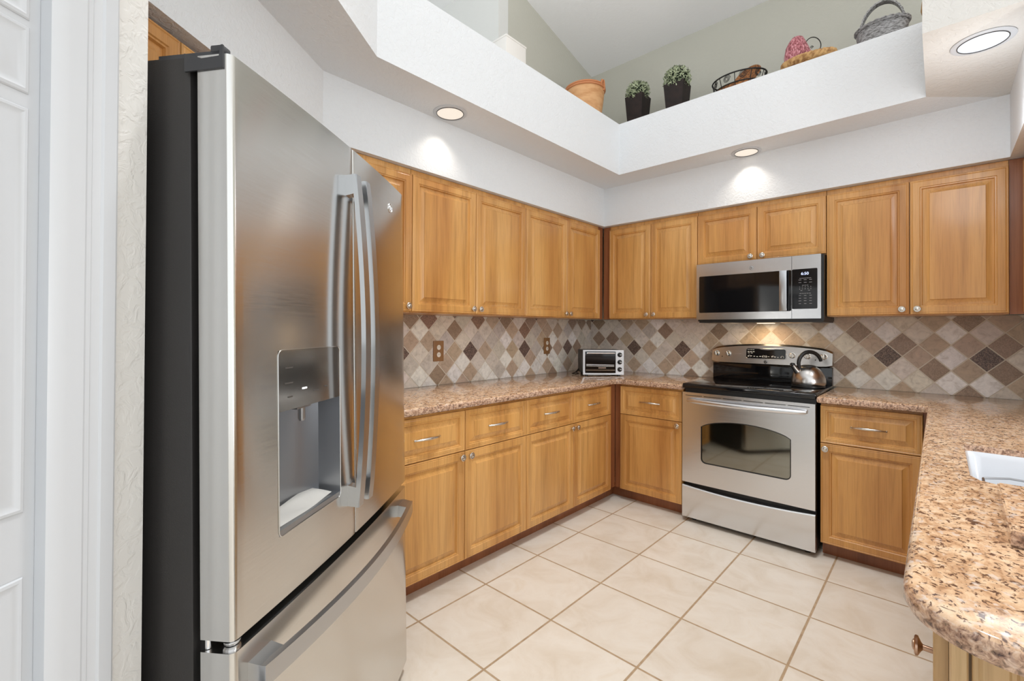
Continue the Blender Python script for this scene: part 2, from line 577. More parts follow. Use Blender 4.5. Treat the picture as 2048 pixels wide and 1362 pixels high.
# moulded panel door leaf
def panel_rings(b, x0, x1, z0, z1, spec, yb):
    """spec: list of (inset, depth) ; front faces -Y"""
    rings = []
    for ins, d in spec:
        rings.append([(x0 + ins, yb - d, z0 + ins), (x1 - ins, yb - d, z0 + ins), (x1 - ins, yb - d, z1 - ins), (x0 + ins, yb - d, z1 - ins)])
    vr = b.loops(rings, True, False, True)
    return vr
dl = MB()
yl = 0.0
xs = [-0.86, -0.545, -0.505, -0.19]
zs = [0.01, 0.20, 0.98, 1.60, 1.725, 2.03]
dl.box(-0.868, -0.1655, 0.0005, 0.036, 0.008, 2.035)
spec = [(0, 0.0), (0.002, 0.002), (0.006, 0.003), (0.011, 0.0008), (0.016, 0.0008), (0.028, 0.0035), (0.034, 0.0035)]
for xa, xb in ((-0.83, -0.53), (-0.50, -0.186)):
    for za_, zb_ in ((0.12, 0.93), (1.02, 1.590), (1.61, 1.705), (1.715, 2.0)):
        panel_rings(dl, xa, xb, za_, zb_, spec, 0.0)
o = dl.build('door_1', M['door_white'], None, 25)
o.location = WO; o.rotation_euler = (0, 0, RZ_A); struct(o)
o['label'] = 'white moulded panel door at the left edge'

# ------------------------------------------------------------------ tiled backsplash
TONE = {'W': srgb(242, 240, 236), 'C': srgb(226, 218, 208), 'G': srgb(208, 201, 193), 'T': srgb(196, 176, 155), 'B': srgb(162, 141, 124), 'R': srgb(152, 126, 111), 'D': srgb(122, 105, 98)}
ROWS_L = {4: 'CCTBCBGCRBCDCTCBCC', 3: 'CTBRCGRTBCBTCCBBBC', 2: 'CCCWCBCCGTRGTTGCCC', 1: 'CTTTGCGGWCGTWCWGGC', 0: 'CWDCCTDTGTDGBTDBGC', -1: 'CCGGTWCCWCTWWWGCCC', -2: 'CCCWBWTWGTWWTWTCCC', -3: 'CCCWTTCWWWTCBWCCCC'}
ROWS_B = {4: 'CDCBTCCGCTCCTCCTCBCTCC', 3: 'CBCTTWCCCCTCCTTCCTBTCC', 2: 'CGCCCGBCCBCTTCWBWCWCTC', 1: 'GBBTCWCCTCTCTTCTBTTBCC', 0: 'CGGCDTCDWTCCCCTCDTWDCC', -1: 'CCCGCCTTTCCCCCBTCBTBCC', -2: 'CCCCTWTWWCCCCCCWWCWWTC', -3: 'CCCCCWWBTCCCCCTCTCBCCC'}
def clip(poly, ax, val, keep_less):
    out = []
    for i in range(len(poly)):
        p, q = poly[i - 1], poly[i]
        a = (val - p[ax]) if keep_less else (p[ax] - val)
        c = (val - q[ax]) if keep_less else (q[ax] - val)
        if (a >= 0) != (c >= 0):
            f = a / (a - c)
            out.append((p[0] + (q[0] - p[0]) * f, p[1] + (q[1] - p[1]) * f))
        if c >= 0:
            out.append(q)
    return out
def backsplash(name, u0, u1, rows, n0, uref, D, place):
    Dz = 0.148
    r_ = random.Random(3)
    bm = bmesh.new()
    lay = bm.loops.layers.float_color.new('Col')
    z0, z1 = 0.9135, 1.3735
    for k, row in rows.items():
        for i, ch in enumerate(row):
            uc = uref + (n0 + i + (k % 2) / 2) * D
            zc = 1.128 + k * Dz / 2
            g = 0.0034
            full = [(uc - D / 2 + g, zc), (uc, zc - Dz / 2 + g), (uc + D / 2 - g, zc), (uc, zc + Dz / 2 - g)]
            p = full
            for ax, val, kl in ((0, u0, False), (0, u1, True), (1, z0, False), (1, z1, True)):
                if p:
                    p = clip(p, ax, val, kl)
            if len(p) < 3:
                continue
            cx = sum(q[0] for q in p) / len(p); cz = sum(q[1] for q in p) / len(p)
            t0 = TONE[ch]
            j = 1 + r_.uniform(-0.07, 0.07)
            col = (t0[0] * j, t0[1] * j * (1 + r_.uniform(-.02, .02)), t0[2] * j * (1 + r_.uniform(-.04, .04)), {'D': 1.0, 'R': 0.55, 'B': 0.30}.get(ch, 0.0))
            base = [bm.verts.new(place(q[0], q[1], 0.004)) for q in p]
            sh = 0.975
            top = [bm.verts.new(place(cx + (q[0] - cx) * sh, cz + (q[1] - cz) * sh, 0.008)) for q in p]
            fs = [bm.faces.new(top)]
            for a in range(len(p)):
                c_ = (a + 1) % len(p)
                fs.append(bm.faces.new((base[a], base[c_], top[c_], top[a])))
            for f in fs:
                for lp in f.loops:
                    lp[lay] = col
    bmesh.ops.recalc_face_normals(bm, faces=bm.faces)
    gv = [bm.verts.new(place(u, z, 0.0055)) for u, z in ((u0, z0), (u1, z0), (u1, z1), (u0, z1))]
    gf = bm.faces.new(gv)
    gf.material_index = 1
    me = bpy.data.meshes.new(name)
    bm.to_mesh(me); bm.free()
    me.materials.append(M['tile']); me.materials.append(M['grout'])
    o = bpy.data.objects.new(name, me)
    COL.objects.link(o)
    return struct(o)
backsplash('wall_backsplash_left', -2.70, -0.0085, ROWS_L, -6, -1.548, 0.1457, lambda u, z, d: (d, u, z))
backsplash('wall_backsplash_back', 0.0, 2.995, ROWS_B, -4, 0.451, 0.143, lambda u, z, d: (u, -d, z))

# =================================================================== CABINETS
def front_panel(b, x0, x1, z0, z1, th=0.019, frame=0.052, edge=0.003):
    """thermofoil raised-panel front whose back lies on y=0 and face on y=-th"""
    f = frame
    spec = [(0, 0), (0, th - edge), (edge * 0.4, th - edge * 0.35), (edge, th), (0.007, th), (0.009, th - 0.0014), (0.012, th), (f - 0.012, th), (f - 0.009, th - 0.0035), (f - 0.004, th - 0.004), (f, th - 0.0125), (f + 0.003, th - 0.0125), (f + 0.027, th - 0.0025), (f + 0.0285, th), (f + 0.032, th)]
    rings = []
    for ins, d in spec:
        rings.append([(x0 + ins, -d, z0 + ins), (x1 - ins, -d, z0 + ins), (x1 - ins, -d, z1 - ins), (x0 + ins, -d, z1 - ins)])
    b.loops(rings, True, True, True)

def knob(parent, x, z, y=-0.019, mat='nickel', s=1.1):
    b = MB()
    pr = [(0.0045, 0), (0.0045, 0.012), (0.007, 0.014), (0.015, 0.018), (0.0155, 0.021), (0.0135, 0.0225), (0.011, 0.0225), (0.0105, 0.0215), (0.0085, 0.0215), (0.008, 0.024), (0.0045, 0.0255)]
    b.lathe([(r_ * s, h * s) for r_, h in pr], (0, 0, 0), '-Y', 20)
    return b.build('knob', M[mat], parent, 35, (x, y, z))

def pull(parent, x, z, y=-0.019, L=0.074):
    b = MB()
    path, rad = [], []
    for i in range(13):
        u = -1 + 2 * i / 12
        path.append((u * L, -0.004 - 0.024 * (1 - u * u) ** 0.75, 0.004 * (1 - u * u)))
        rad.append(0.0044 + 0.0032 * (1 - abs(u)))
    b.tube(path, rad, 10)
    for sx_ in (-1, 1):
        b.lathe([(0.006, 0), (0.0055, 0.006), (0.003, 0.007)], (sx_ * L * 0.985, 0, 0), '-Y', 12)
    return b.build('handle', M['nickel'], parent, 40, (x, y, z))

GAP = 0.0018
def cabinet(name, label, origin, rz, x0, x1, depth, z0, z1, fronts, group, mat='wood', filler=None, toe=None, tx0=None, tx1=None):
    """origin: world point of local (0,0,0); local -Y is the front; carcass front at y=0, doors in front of it.
    fronts: list of (kind, xa, xb, za, zb, knobspec)"""
    o = thing(name, label, 'cabinet', origin, rz, group)
    MB().box(x0 + 0.0015, x1 - 0.0015, 0, depth, z0, z1).build('carcass', M[mat], o, 0)
    if toe:
        MB().box(x0 if tx0 is None else tx0, x1 if tx1 is None else tx1, toe, toe + 0.018, 0, z0).build('toe_kick', M['wood_red'], o, 0)
    for kind, xa, xb, za_, zb_, hw in fronts:
        b = MB()
        cx, cz = (xa + xb) / 2, (za_ + zb_) / 2
        front_panel(b, xa + GAP - cx, xb - GAP - cx, za_ + GAP - cz, zb_ - GAP - cz, frame=0.036 if kind == 'drawer' else 0.052)
        f = b.build(kind, M[mat], o, 25, (cx, -0.0005, cz))
        if hw == 'pull':
            pull(f, 0, 0)
        elif hw:
            knob(f, hw[0] - cx, hw[1] - cz)
    if filler:
        for (fx0, fx1, fy0, fy1, fz0, fz1) in filler:
            MB().box(fx0, fx1, fy0, fy1, fz0, fz1).build('filler_strip', M['wood_red'], o, 0)
    return o

ZT, ZB = 2.1185, 1.3748
UF = 0.325   # carcass front of the left uppers (doors add 20 mm)
LW = R(90)
# local x of the left run is world y, local -y is world +x
g_up = 'honey maple wall cabinets'
L0, L1, L2, L3, L4, L5 = -2.745, -2.2833, -1.8129, -1.3415, -0.8618, -0.3954
zk = ZB + 0.030
def left_upper(label, xa, xb, fronts, **kw):
    return cabinet('wall_cabinet', label, (UF, 0, 0), LW, xa, xb, UF - 0.012, ZB - 0.004, Z_HEAD - 0.002, fronts, g_up, **kw)
left_upper('single door wall cabinet beside the refrigerator, mostly hidden by it', L0, L1, [('door', L0, L1, ZB, ZT, (L1 - 0.030, zk))])
left_upper('double door wall cabinet over the outlet nearest the refrigerator', L1, L3, [('door', L1, L2, ZB, ZT, (L2 - 0.030, zk)), ('door', L2, L3, ZB, ZT, (L2 + 0.030, zk))])
left_upper('double door wall cabinet on the left wall next to the corner', L3, L5, [('door', L3, L4, ZB, ZT, (L4 - 0.028, zk)), ('door', L4, L5, ZB, ZT, (L4 + 0.028, zk))], filler=[(L5, -0.3268, 0, 0.018, ZB - 0.004, Z_HEAD - 0.002)])
BF = -0.309
B1, B2, B3, B4, B5, B6, B7 = 0.3893, 0.7591, 1.1198, 1.5136, 1.9003, 2.2837, 2.6596
def back_upper(label, xa, xb, z0, fronts, **kw):
    return cabinet('wall_cabinet', label, (0, BF, 0), 0, xa, xb, -BF - 0.012, z0, Z_HEAD - 0.002, fronts, g_up, **kw)
back_upper('double door wall cabinet above the toaster oven, left of the microwave', B1, B3, ZB - 0.004, [('door', B1, B2, ZB, ZT, (B2 - 0.030, zk)), ('door', B2, B3, ZB, ZT, (B2 + 0.030, zk))], filler=[(0.327, B1, 0, 0.018, ZB - 0.004, Z_HEAD - 0.002)])
ZS = 1.758
back_upper('short double door wall cabinet above the microwave', B3, B5, ZS - 0.004, [('door', B3, B4, ZS, ZT, (B4 - 0.036, ZS + 0.026)), ('door', B4, B5, ZS, ZT, (B4 + 0.036, ZS + 0.026))])
back_upper('double door wall cabinet right of the microwave', B5, B7, ZB - 0.004, [('door', B5, B6, ZB, ZT, (B6 - 0.032, zk)), ('door', B6, B7, ZB, ZT, (B6 + 0.032, zk))], filler=[(B7, 2.719, 0, 0.018, ZB - 0.004, Z_HEAD - 0.002)])
cabinet('wall_cabinet', 'wall cabinet on the right wall, just its door edge showing', (2.72, 0, 0), R(-90), 0.372, 1.27, 0.27, ZB - 0.004, Z_HEAD - 0.002, [('door', 0.372, 0.82, ZB, ZT, (0.79, zk)), ('door', 0.82, 1.27, ZB, ZT, (0.85, zk))], g_up)
# cabinet over the refrigerator
cf = K - N1 * 0.045
cabinet('wall_cabinet', 'dark shaded wall cabinet above the refrigerator', (cf.x, cf.y, 0), RZ_A, -1.21, -0.30, 0.30, 1.80, Z_HEAD - 0.012, [('door', -1.21, -0.755, 1.805, Z_HEAD - 0.022, (-0.79, 1.83)), ('door', -0.755, -0.30, 1.805, Z_HEAD - 0.022, (-0.72, 1.83))], g_up)

g_base = 'honey maple base cabinets'
ZD3, ZD2, ZD1, ZC = 0.0864, 0.6508, 0.862, 0.876
BLF = 0.6017
M0, M1, M2, M3, M4 = -2.63, -2.1408, -1.6521, -1.1655, -0.6818
def base_fronts(xa, xm, xb):
    k_ = ZD2 - 0.027
    return [('drawer', xa, xm, ZD2, ZD1, 'pull'), ('drawer', xm, xb, ZD2, ZD1, 'pull'), ('door', xa, xm, ZD3, ZD2, (xm - 0.030, k_)), ('door', xm, xb, ZD3, ZD2, (xm + 0.030, k_))]
cabinet('base_cabinet', 'double door base cabinet with two drawers beside the refrigerator', (BLF, 0, 0), LW, M0, M2, 0.585, ZD3, ZC - 0.001, base_fronts(M0, M1, M2), g_base, toe=0.056)
cabinet('base_cabinet', 'double door base cabinet with two drawers next to the corner', (BLF, 0, 0), LW, M2, M4, 0.585, ZD3, ZC - 0.001, base_fronts(M2, M3, M4), g_base, toe=0.056, tx1=-0.526, filler=[(M4, -0.593, 0, 0.018, ZD3, ZC - 0.001)])
BBF = -0.5909
N1x, N2x, N3x, N4x = 0.6533, 1.125, 1.9123, 2.3454
cabinet('base_cabinet', 'single door base cabinet with one drawer left of the range', (0, BBF, 0), 0, N1x, N2x + 0.002, 0.575, ZD3, ZC - 0.001, [('drawer', N1x, N2x, ZD2, ZD1, 'pull'), ('door', N1x, N2x, ZD3, ZD2, (N2x - 0.030, ZD2 - 0.027))], g_base, toe=0.066, tx0=0.529, filler=[(0.604, N1x, 0, 0.018, ZD3, ZC - 0.001)])
cabinet('base_cabinet', 'single door base cabinet with one drawer right of the range', (0, BBF, 0), 0, N3x, N4x, 0.575, ZD3, ZC - 0.001, [('drawer', N3x, N4x, ZD2, ZD1, 'pull'), ('door', N3x, N4x, ZD3, ZD2, (N3x + 0.026, ZD2 - 0.030))], g_base, toe=0.066, tx1=2.47, filler=[(N4x, 2.405, 0, 0.018, ZD3, ZC - 0.001)])
# sink run: cabinet under the peninsula counter with a finished end
pen = thing('base_cabinet', 'paler base cabinet under the rounded end of the granite counter', 'cabinet', (2.417, 0, 0), R(-90), g_base)
MB().box(2.15, 2.675, 0.0, 0.57, ZD3, ZC - 0.001).box(0.66, 1.58, 0.0, 0.57, ZD3, ZC - 0.001).box(1.58, 2.15, 0.0, 0.57, ZD3, 0.60).build('carcass', M['wood_pale'], pen, 0)
MB().box(0.66, 2.65, 0.06, 0.50, 0, ZD3).build('toe_kick', M['wood_red'], pen, 0)
for xa, xb, kx in ((0.68, 1.14, 1.11), (1.14, 1.60, 1.17), (1.60, 2.13, 2.10), (2.13, 2.672, 2.632)):
    b = MB(); cx, cz = (xa + xb) / 2, (ZD3 + 0.862) / 2
    front_panel(b, xa + GAP - cx, xb - GAP - cx, ZD3 + GAP - cz, 0.862 - GAP - cz)
    f = b.build('door', M['wood_pale'], pen, 25, (cx, -0.0005, cz))
    knob(f, kx - cx, 0.722 - cz, mat='bronze' if kx > 2.6 else 'nickel')
b = MB()
b.prism([(2.675, 0.0), (2.690, 0.0), (2.694, 0.003), (2.695, 0.008), (2.695, 0.020), (2.692, 0.0225), (2.675, 0.0225)], ZD3, 0.874)
b.box(2.675, 2.698, -0.002, 0.0235, 0.655, 0.663, 0.003)
b.build('corner_post', M['wood_pale'], pen, 40)
b = MB()
front_panel(b, -0.27, 0.27, -0.389, 0.389)
f = b.build('end_panel', M['wood_pale'], pen, 25, (2.676, 0.296, 0.478))
f.rotation_euler = (0, 0, R(90))

# ------------------------------------------------------------------ granite worktops
def offset_poly(pts, d):
    n_ = len(pts)
    out = []
    for i in range(n_):
        p0, p1, p2 = Vector(pts[i - 1]), Vector(pts[i]), Vector(pts[(i + 1) % n_])
        e0, e1 = (p1 - p0).normalized(), (p2 - p1).normalized()
        n0, n1_ = Vector((-e0.y, e0.x)), Vector((-e1.y, e1.x))
        m_ = (n0 + n1_)
        m_ = m_ / max(m_.dot(n0), 1e-3)
        out.append((p1 + m_ * d)[:])
    return out
def arc(cx, cy, r_, a0, a1, n_=8):
    return [(cx + r_ * math.cos(R(a0 + (a1 - a0) * i / n_)), cy + r_ * math.sin(R(a0 + (a1 - a0) * i / n_))) for i in range(n_ + 1)]
def worktop(name, pts, holes, z0, z1, label, rnd_=0.012):
    bm = bmesh.new()
    prof_ = [(rnd_, z0), (rnd_ * 0.3, z0 + rnd_ * 0.3), (0, z0 + rnd_), (0, z1 - rnd_), (rnd_ * 0.15, z1 - rnd_ * 0.5), (rnd_ * 0.5, z1 - rnd_ * 0.15), (rnd_, z1)]
    rings = []
    for ins, z in prof_:
        rings.append([bm.verts.new((x, y, z)) for x, y in offset_poly(pts, ins)])
    n_ = len(pts)
    for a, c in zip(rings, rings[1:]):
        for i in range(n_):
            j = (i + 1) % n_
            bm.faces.new((a[i], a[j], c[j], c[i]))
    hv = []
    for h in holes:
        lo = [bm.verts.new((x, y, z0)) for x, y in h]
        hi = [bm.verts.new((x, y, z1)) for x, y in h]
        for i in range(len(h)):
            j = (i + 1) % len(h)
            fc = bm.faces.new((lo[i], lo[j], hi[j], hi[i]))
        hv.append((lo, hi))
    bm.edges.ensure_lookup_table()
    for k_, ring in ((0, rings[0]), (1, rings[-1])):
        es = []
        for loop_ in [ring] + [h[k_] for h in hv]:
            for i in range(len(loop_)):
                e = bm.edges.get((loop_[i], loop_[(i + 1) % len(loop_)])) or bm.edges.new((loop_[i], loop_[(i + 1) % len(loop_)]))
                es.append(e)
        bmesh.ops.triangle_fill(bm, edges=es, use_beauty=True, use_dissolve=False)
    bmesh.ops.recalc_face_normals(bm, faces=bm.faces)
    me = bpy.data.meshes.new(name)
    bm.to_mesh(me); bm.free()
    me.materials.append(M['granite'])
    me.shade_smooth(); me.set_sharp_from_angle(angle=R(40))
    o = bpy.data.objects.new(name, me)
    COL.objects.link(o)
    return tag(o, label, 'countertop')
ZW = 0.914
left_top = [(0.0095, -2.70), (0.648, -2.70)] + [(0.648, -0.70)] + list(reversed(arc(0.70, -0.70, 0.052, 90, 180, 5)))[1:-1] + [(0.70, -0.648), (1.1385, -0.648), (1.1385, -0.0095), (0.0095, -0.0095)]
worktop('granite_countertop', left_top, [], ZC, ZW, 'tan speckled granite countertop in an L on the left wall beneath the toaster oven')
right_top = [(1.903, -0.0095), (1.903, -0.648), (2.35, -0.648)] + [(2.362, -0.66), (2.366, -2.815)] + arc(2.486, -2.815, 0.12, 180, 270, 10)[1:] + [(2.998, -2.955), (2.998, -0.0095)]
sink_hole = list(reversed([(2.462, -2.06)] + [(2.462, -1.609), (2.95, -1.609), (2.95, -2.115), (2.505, -2.115), (2.478, -2.10)]))
worktop('granite_countertop', right_top, [sink_hole], ZC, ZW, 'tan speckled granite countertop with the sink and a rounded end')
# sink basin
sk = thing('undermount_sink', 'white undermount sink basin in the granite counter', 'sink', (2.706, -1.862, 0.69))
b = MB()
def rr(hx, hy, r_, z, n_=4):
    return [(x, y, z) for x, y in round_rect(-hx, hx, -hy, hy, r_, n_)]
b.loops([rr(0.2425, 0.2515, 0.012, 0.196), rr(0.2425, 0.2515, 0.012, 0.205), rr(0.2365, 0.2455, 0.014, 0.206), rr(0.234, 0.243, 0.03, 0.19), rr(0.225, 0.235, 0.05, 0.03), rr(0.20, 0.21, 0.06, 0.006), rr(0.05, 0.05, 0.02, 0.0)], True, False, True)
b.build('basin', M['porcelain'], sk, 40)
MB().lathe([(0.045, 0.0), (0.045, 0.004), (0.03, 0.004), (0.028, 0.001)], (0, 0, 0.001), 'Z', 20).build('drain', M['chrome'], sk, 40)
rk = thing('sink_rack', 'thin grey wire rack standing in the white sink', 'rack', (2.706, -1.90, 0.72))
b = MB()
zz = 0.150
loop_ = [(-0.212, 0.03, zz), (-0.16, 0.055, zz + .004), (0.2, 0.02, zz), (0.2, -0.17, zz), (-0.212, -0.17, zz)]
b.tube(loop_, 0.0028, 6, closed=True)
for x, y in ((-0.212, 0.03), (-0.13, 0.052), (0.06, 0.035), (0.2, 0.02), (0.2, -0.17), (-0.212, -0.17), (-0.02, -0.17)):
    b.tube([(x, y, zz), (x, y, 0.02)], 0.0026, 6)
for i in range(7):
    x = -0.17 + i * 0.06
    b.tube([(x, 0.03, 0.02), (x, -0.17, 0.02)], 0.0024, 6)
b.tube([(-0.212, 0.03, 0.02), (0.2, 0.03, 0.02), (0.2, -0.17, 0.02), (-0.212, -0.17, 0.02)], 0.0026, 6, closed=True)
b.build('rack_frame', M['wire_steel'], rk, 40)
for x, y in ((-0.17, 0.02), (0.185, 0.01), (0.185, -0.155), (-0.17, -0.155)):
    MB().lathe([(0.006, 0), (0.006, 0.02), (0.003, 0.022)], (x, y, -0.002 - 0.02), 'Z', 10).build('foot', M['wire_steel'], rk, 40)
# granite board lying beside the sink
b = MB()
sl = [(2.494, -2.572)] + [(2.93, -2.60), (2.94, -2.225), (2.500, -2.215)]
b.prism(sl, ZW + 0.001, ZW + 0.028)
bmesh.ops.bevel(b.bm, geom=[e for e in b.bm.edges if abs(e.verts[0].co.z - e.verts[1].co.z) < 1e-5], offset=0.003, segments=2, affect='EDGES')
o = b.build('granite_board', M['granite'], None, 40)
tag(o, 'loose slab of tan granite lying on the counter before the sink', 'board')

# =================================================================== REFRIGERATOR
FW, FB = 0.91, 0.016
fo = Vector((1.476, -3.47, 0)) + N1 * 0.0165
fr = thing('refrigerator', 'stainless french door refrigerator with black sides', 'refrigerator', (fo.x, fo.y, 0), RZ_A)
fr.rotation_mode = 'XYZ'
fr.matrix_world = Matrix.Translation((fo.x, fo.y, 0)) @ Matrix.Rotation(RZ_A, 4, 'Z') @ Matrix.Rotation(-0.0164, 4, 'X')
fy = lambda x: -FB * (1 - ((x - FW / 2) / (FW / 2)) ** 2)
def door_outline(x0, x1, rl, rr_, back, n_=12):
    pts = []
    if rl > 0:
        for k in range(5):
            a = R(180 + 90 * k / 4)
            pts.append((x0 + rl + rl * math.cos(a), fy(x0 + rl) + rl + rl * math.sin(a)))
    else:
        pts.append((x0, fy(x0)))
    for k in range(1, n_):
        x = x0 + rl + (x1 - rr_ - x0 - rl) * k / n_
        pts.append((x, fy(x)))
    if rr_ > 0:
        for k in range(5):
            a = R(270 + 90 * k / 4)
            pts.append((x1 - rr_ + rr_ * math.cos(a), fy(x1 - rr_) + rr_ + rr_ * math.sin(a)))
    else:
        pts.append((x1, fy(x1)))
    pts += [(x1, back), (x0, back)]
    return pts
# case
MB().box(0.004, FW - 0.004, 0.084, 0.75, 0.015, 1.790, 0.004).build('case', M['case'], fr, 30)
MB().box(0.02, FW - 0.02, 0.0665, 0.088, 0.03, 1.775).build('gasket', M['rubber'], fr, 0)
Z_D0, Z_D1, Z_F0, Z_F1 = 0.712, 1.785, 0.045, 0.690
XM = 0.4575
# dispenser opening in the left door
DX0, DX1, DZ0, DZ1, DZM = 0.125, 0.372, 0.846, 1.234, 1.105
b = MB()
pts = door_outline(0.0, XM - 0.0025, 0.012, 0.003, 0.066, 24)
front = [p for p in pts[:-2]]
# snap the nearest outline points to the opening's edges
fx = [p[0] for p in front]
for X in (DX0, DX1):
    i = min(range(5, len(fx) - 5), key=lambda q: abs(fx[q] - X))
    fx[i] = X
    front[i] = (X, fy(X))
nF = len(front)
zl = [Z_D0, DZ0, DZM, DZ1, Z_D1]
gv = [[b.bm.verts.new((p[0], p[1], z)) for p in front] for z in zl]
i0, i1 = fx.index(DX0), fx.index(DX1)
for zi in range(4):
    for i in range(nF - 1):
        if zi in (1, 2) and i0 <= i < i1:
            continue
        b.bm.faces.new((gv[zi][i], gv[zi][i + 1], gv[zi + 1][i + 1], gv[zi + 1][i]))
bl = [b.bm.verts.new((XM - 0.0025, 0.066, z)) for z in zl]
al = [b.bm.verts.new((0.0, 0.066, z)) for z in zl]
for zi in range(4):
    b.bm.faces.new((gv[zi][-1], bl[zi], bl[zi + 1], gv[zi + 1][-1]))
    b.bm.faces.new((al[zi], gv[zi][0], gv[zi + 1][0], al[zi + 1]))
    b.bm.faces.new((bl[zi], al[zi], al[zi + 1], bl[zi + 1])) if zi in (0, 3) else None
b.bm.faces.new(gv[0] + [bl[0], al[0]])
b.bm.faces.new(gv[-1] + [bl[-1], al[-1]])
doorL = b.build('door', M['steel_fridge'], fr, 30)
doorL['label'] = 'left stainless door with the water dispenser'
b = MB()
b.prism(door_outline(XM + 0.0025, FW, 0.003, 0.012, 0.066, 20), Z_D0, Z_D1)
doorR = b.build('door', M['steel_fridge'], fr, 30)
doorR['label'] = 'plain right stainless door'
b = MB()
b.prism(door_outline(0.0, FW, 0.012, 0.012, 0.066, 30), Z_F0, Z_F1)
drw = b.build('freezer_drawer', M['steel_fridge'], fr, 30)
# dispenser: cavity, panel, tray, nozzle, bezel
dp = MB()
def fyo(x, o_=0.0):
    return fy(x) + o_
nseg = 14
xs_ = [DX0 + (DX1 - DX0) * k / nseg for k in range(nseg + 1)]
back = [(x, 0.062 - 0.018 * ((x - (DX0 + DX1) / 2) / ((DX1 - DX0) / 2)) ** 2) for x in xs_]
za_, zb_ = DZ0, DZM
ringl = [[(x, y, z) for x, y in [(DX0, fyo(DX0)), (DX0, 0.03)] + back + [(DX1, 0.03), (DX1, fyo(DX1))]] for z in (za_, zb_)]
dp.loops(ringl, False)
for z in (zb_,):
    vv = [dp.bm.verts.new(p) for p in [(DX0, fyo(DX0), z), (DX0, 0.03, z)] + [(x, y, z) for x, y in back] + [(DX1, 0.03, z), (DX1, fyo(DX1), z)]]
    dp.bm.faces.new(vv)
disp = dp.build('dispenser_recess', M['grey_plastic'], doorL, 40)
b = MB()
tr = [(DX0, fyo(DX0), 0), (DX0, 0.03, 0)] + [(x, y, 0) for x, y in back] + [(DX1, 0.03, 0), (DX1, fyo(DX1), 0)]
b.loops([[(x, y, DZ0 + 0.0) for x, y, _ in tr], [(x, y, DZ0 + 0.012) for x, y, _ in tr]], True, True, True)
b.build('drip_tray', M['grey_plastic'], doorL, 30)
b = MB()
vv0 = [b.bm.verts.new((x, fyo(x, -0.0006), DZM)) for x in xs_]
vv1 = [b.bm.verts.new((x, fyo(x, -0.0006), DZ1)) for x in xs_]
vv2 = [b.bm.verts.new((x, fyo(x, 0.02), DZM)) for x in xs_]
vv3 = [b.bm.verts.new((x, fyo(x, 0.02), DZ1)) for x in xs_]
for i in range(nseg):
    b.bm.faces.new((vv0[i], vv0[i + 1], vv1[i + 1], vv1[i]))
    b.bm.faces.new((vv2[i], vv2[i + 1], vv0[i + 1], vv0[i]))
    b.bm.faces.new((vv1[i], vv1[i + 1], vv3[i + 1], vv3[i]))
cpan = b.build('control_panel', M['panel_grey'], doorL, 30)
rim = [(x, fyo(x, -0.001), z) for x, z in round_rect(DX0 - 0.001, DX1 + 0.001, DZ0 - 0.002, DZ1 + 0.001, 0.014, 5)]
MB().tube(rim, 0.0010, 6, closed=True).build('bezel', M['steel_fridge'], doorL, 40)
for (px_, pz_, w_) in ((0.160, 1.196, 0.026), (0.160, 1.163, 0.032), (0.163, 1.133, 0.016), (0.262, 1.135, 0.022), (0.305, 1.140, 0.014)):
    MB().box(px_ - w_ / 2, px_ + w_ / 2, fyo(px_) - 0.0012, fyo(px_), pz_ - 0.0016, pz_ + 0.0016).build('icon', M['grey_print'], doorL, 0)
MB().box(0.207, 0.224, fyo(0.215) - 0.0014, fyo(0.215), 1.144, 1.1475).build('indicator_light', M['led'], doorL, 0)
b = MB()
b.lathe([(0.006, 0.0), (0.0085, 0.006), (0.008, 0.034), (0.0095, 0.04)], (0.243, 0.012, 1.066), 'Z', 14)
b.box(0.205, 0.262, 0.0, 0.03, 1.098, 1.1085)
b.build('water_nozzle', M['grey_plastic'], doorL, 40)
MB().box(0.1275, 0.150, 0.008, 0.020, 0.94, 1.10, 0.003).build('paddle', M['panel_grey'], doorL, 30)
# bow handles
def bow_handle(parent, x0, x1, z0, z1, s0, s1, th_, vertical=True):
    b = MB()
    n_ = 20
    rings = []
    for k in range(n_ + 1):
        u = k / n_
        so = s0 + (s1 - s0) * math.sin(math.pi * u) ** 0.9
        zz_ = z0 + (z1 - z0) * u
        xm = (x0 + x1) / 2
        yo = fy(xm) - so
        rings.append([(x0, yo + th_, zz_), (x0, yo, zz_), (x1, yo, zz_), (x1, yo + th_, zz_)])
    b.loops(rings, True, True, True)
    bmesh.ops.bevel(b.bm, geom=[e for e in b.bm.edges if abs(e.verts[0].co.x - e.verts[1].co.x) < 1e-6 and abs(e.verts[0].co.z - e.verts[1].co.z) > 0.01], offset=0.0022, segments=2, affect='EDGES')
    h = b.build('handle', M['handle_steel'], parent, 30)
    for zc_, sg in ((z0, 1), (z1, -1)):
        b = MB()
        y0 = fy((x0 + x1) / 2)
        b.loops([[(x0 + 0.001, y0 - s0 + 0.002, zc_), (x1 - 0.001, y0 - s0 + 0.002, zc_), (x1 - 0.001, y0 - s0 + 0.002, zc_ + sg * 0.052), (x0 + 0.001, y0 - s0 + 0.002, zc_ + sg * 0.052)],
                 [(x0 + 0.002, y0 + 0.001, zc_ + sg * 0.002), (x1 - 0.002, y0 + 0.001, zc_ + sg * 0.002), (x1 - 0.002, y0 + 0.001, zc_ + sg * 0.058), (x0 + 0.002, y0 + 0.001, zc_ + sg * 0.058)]], True, True, True)
        b.build('handle_mount', M['handle_steel'], parent, 30)
    return h
bow_handle(doorL, XM - 0.046, XM - 0.016, 0.800, 1.700, 0.032, 0.056, 0.013)
bow_handle(doorR, XM + 0.016, XM + 0.046, 0.800, 1.700, 0.032, 0.056, 0.013)
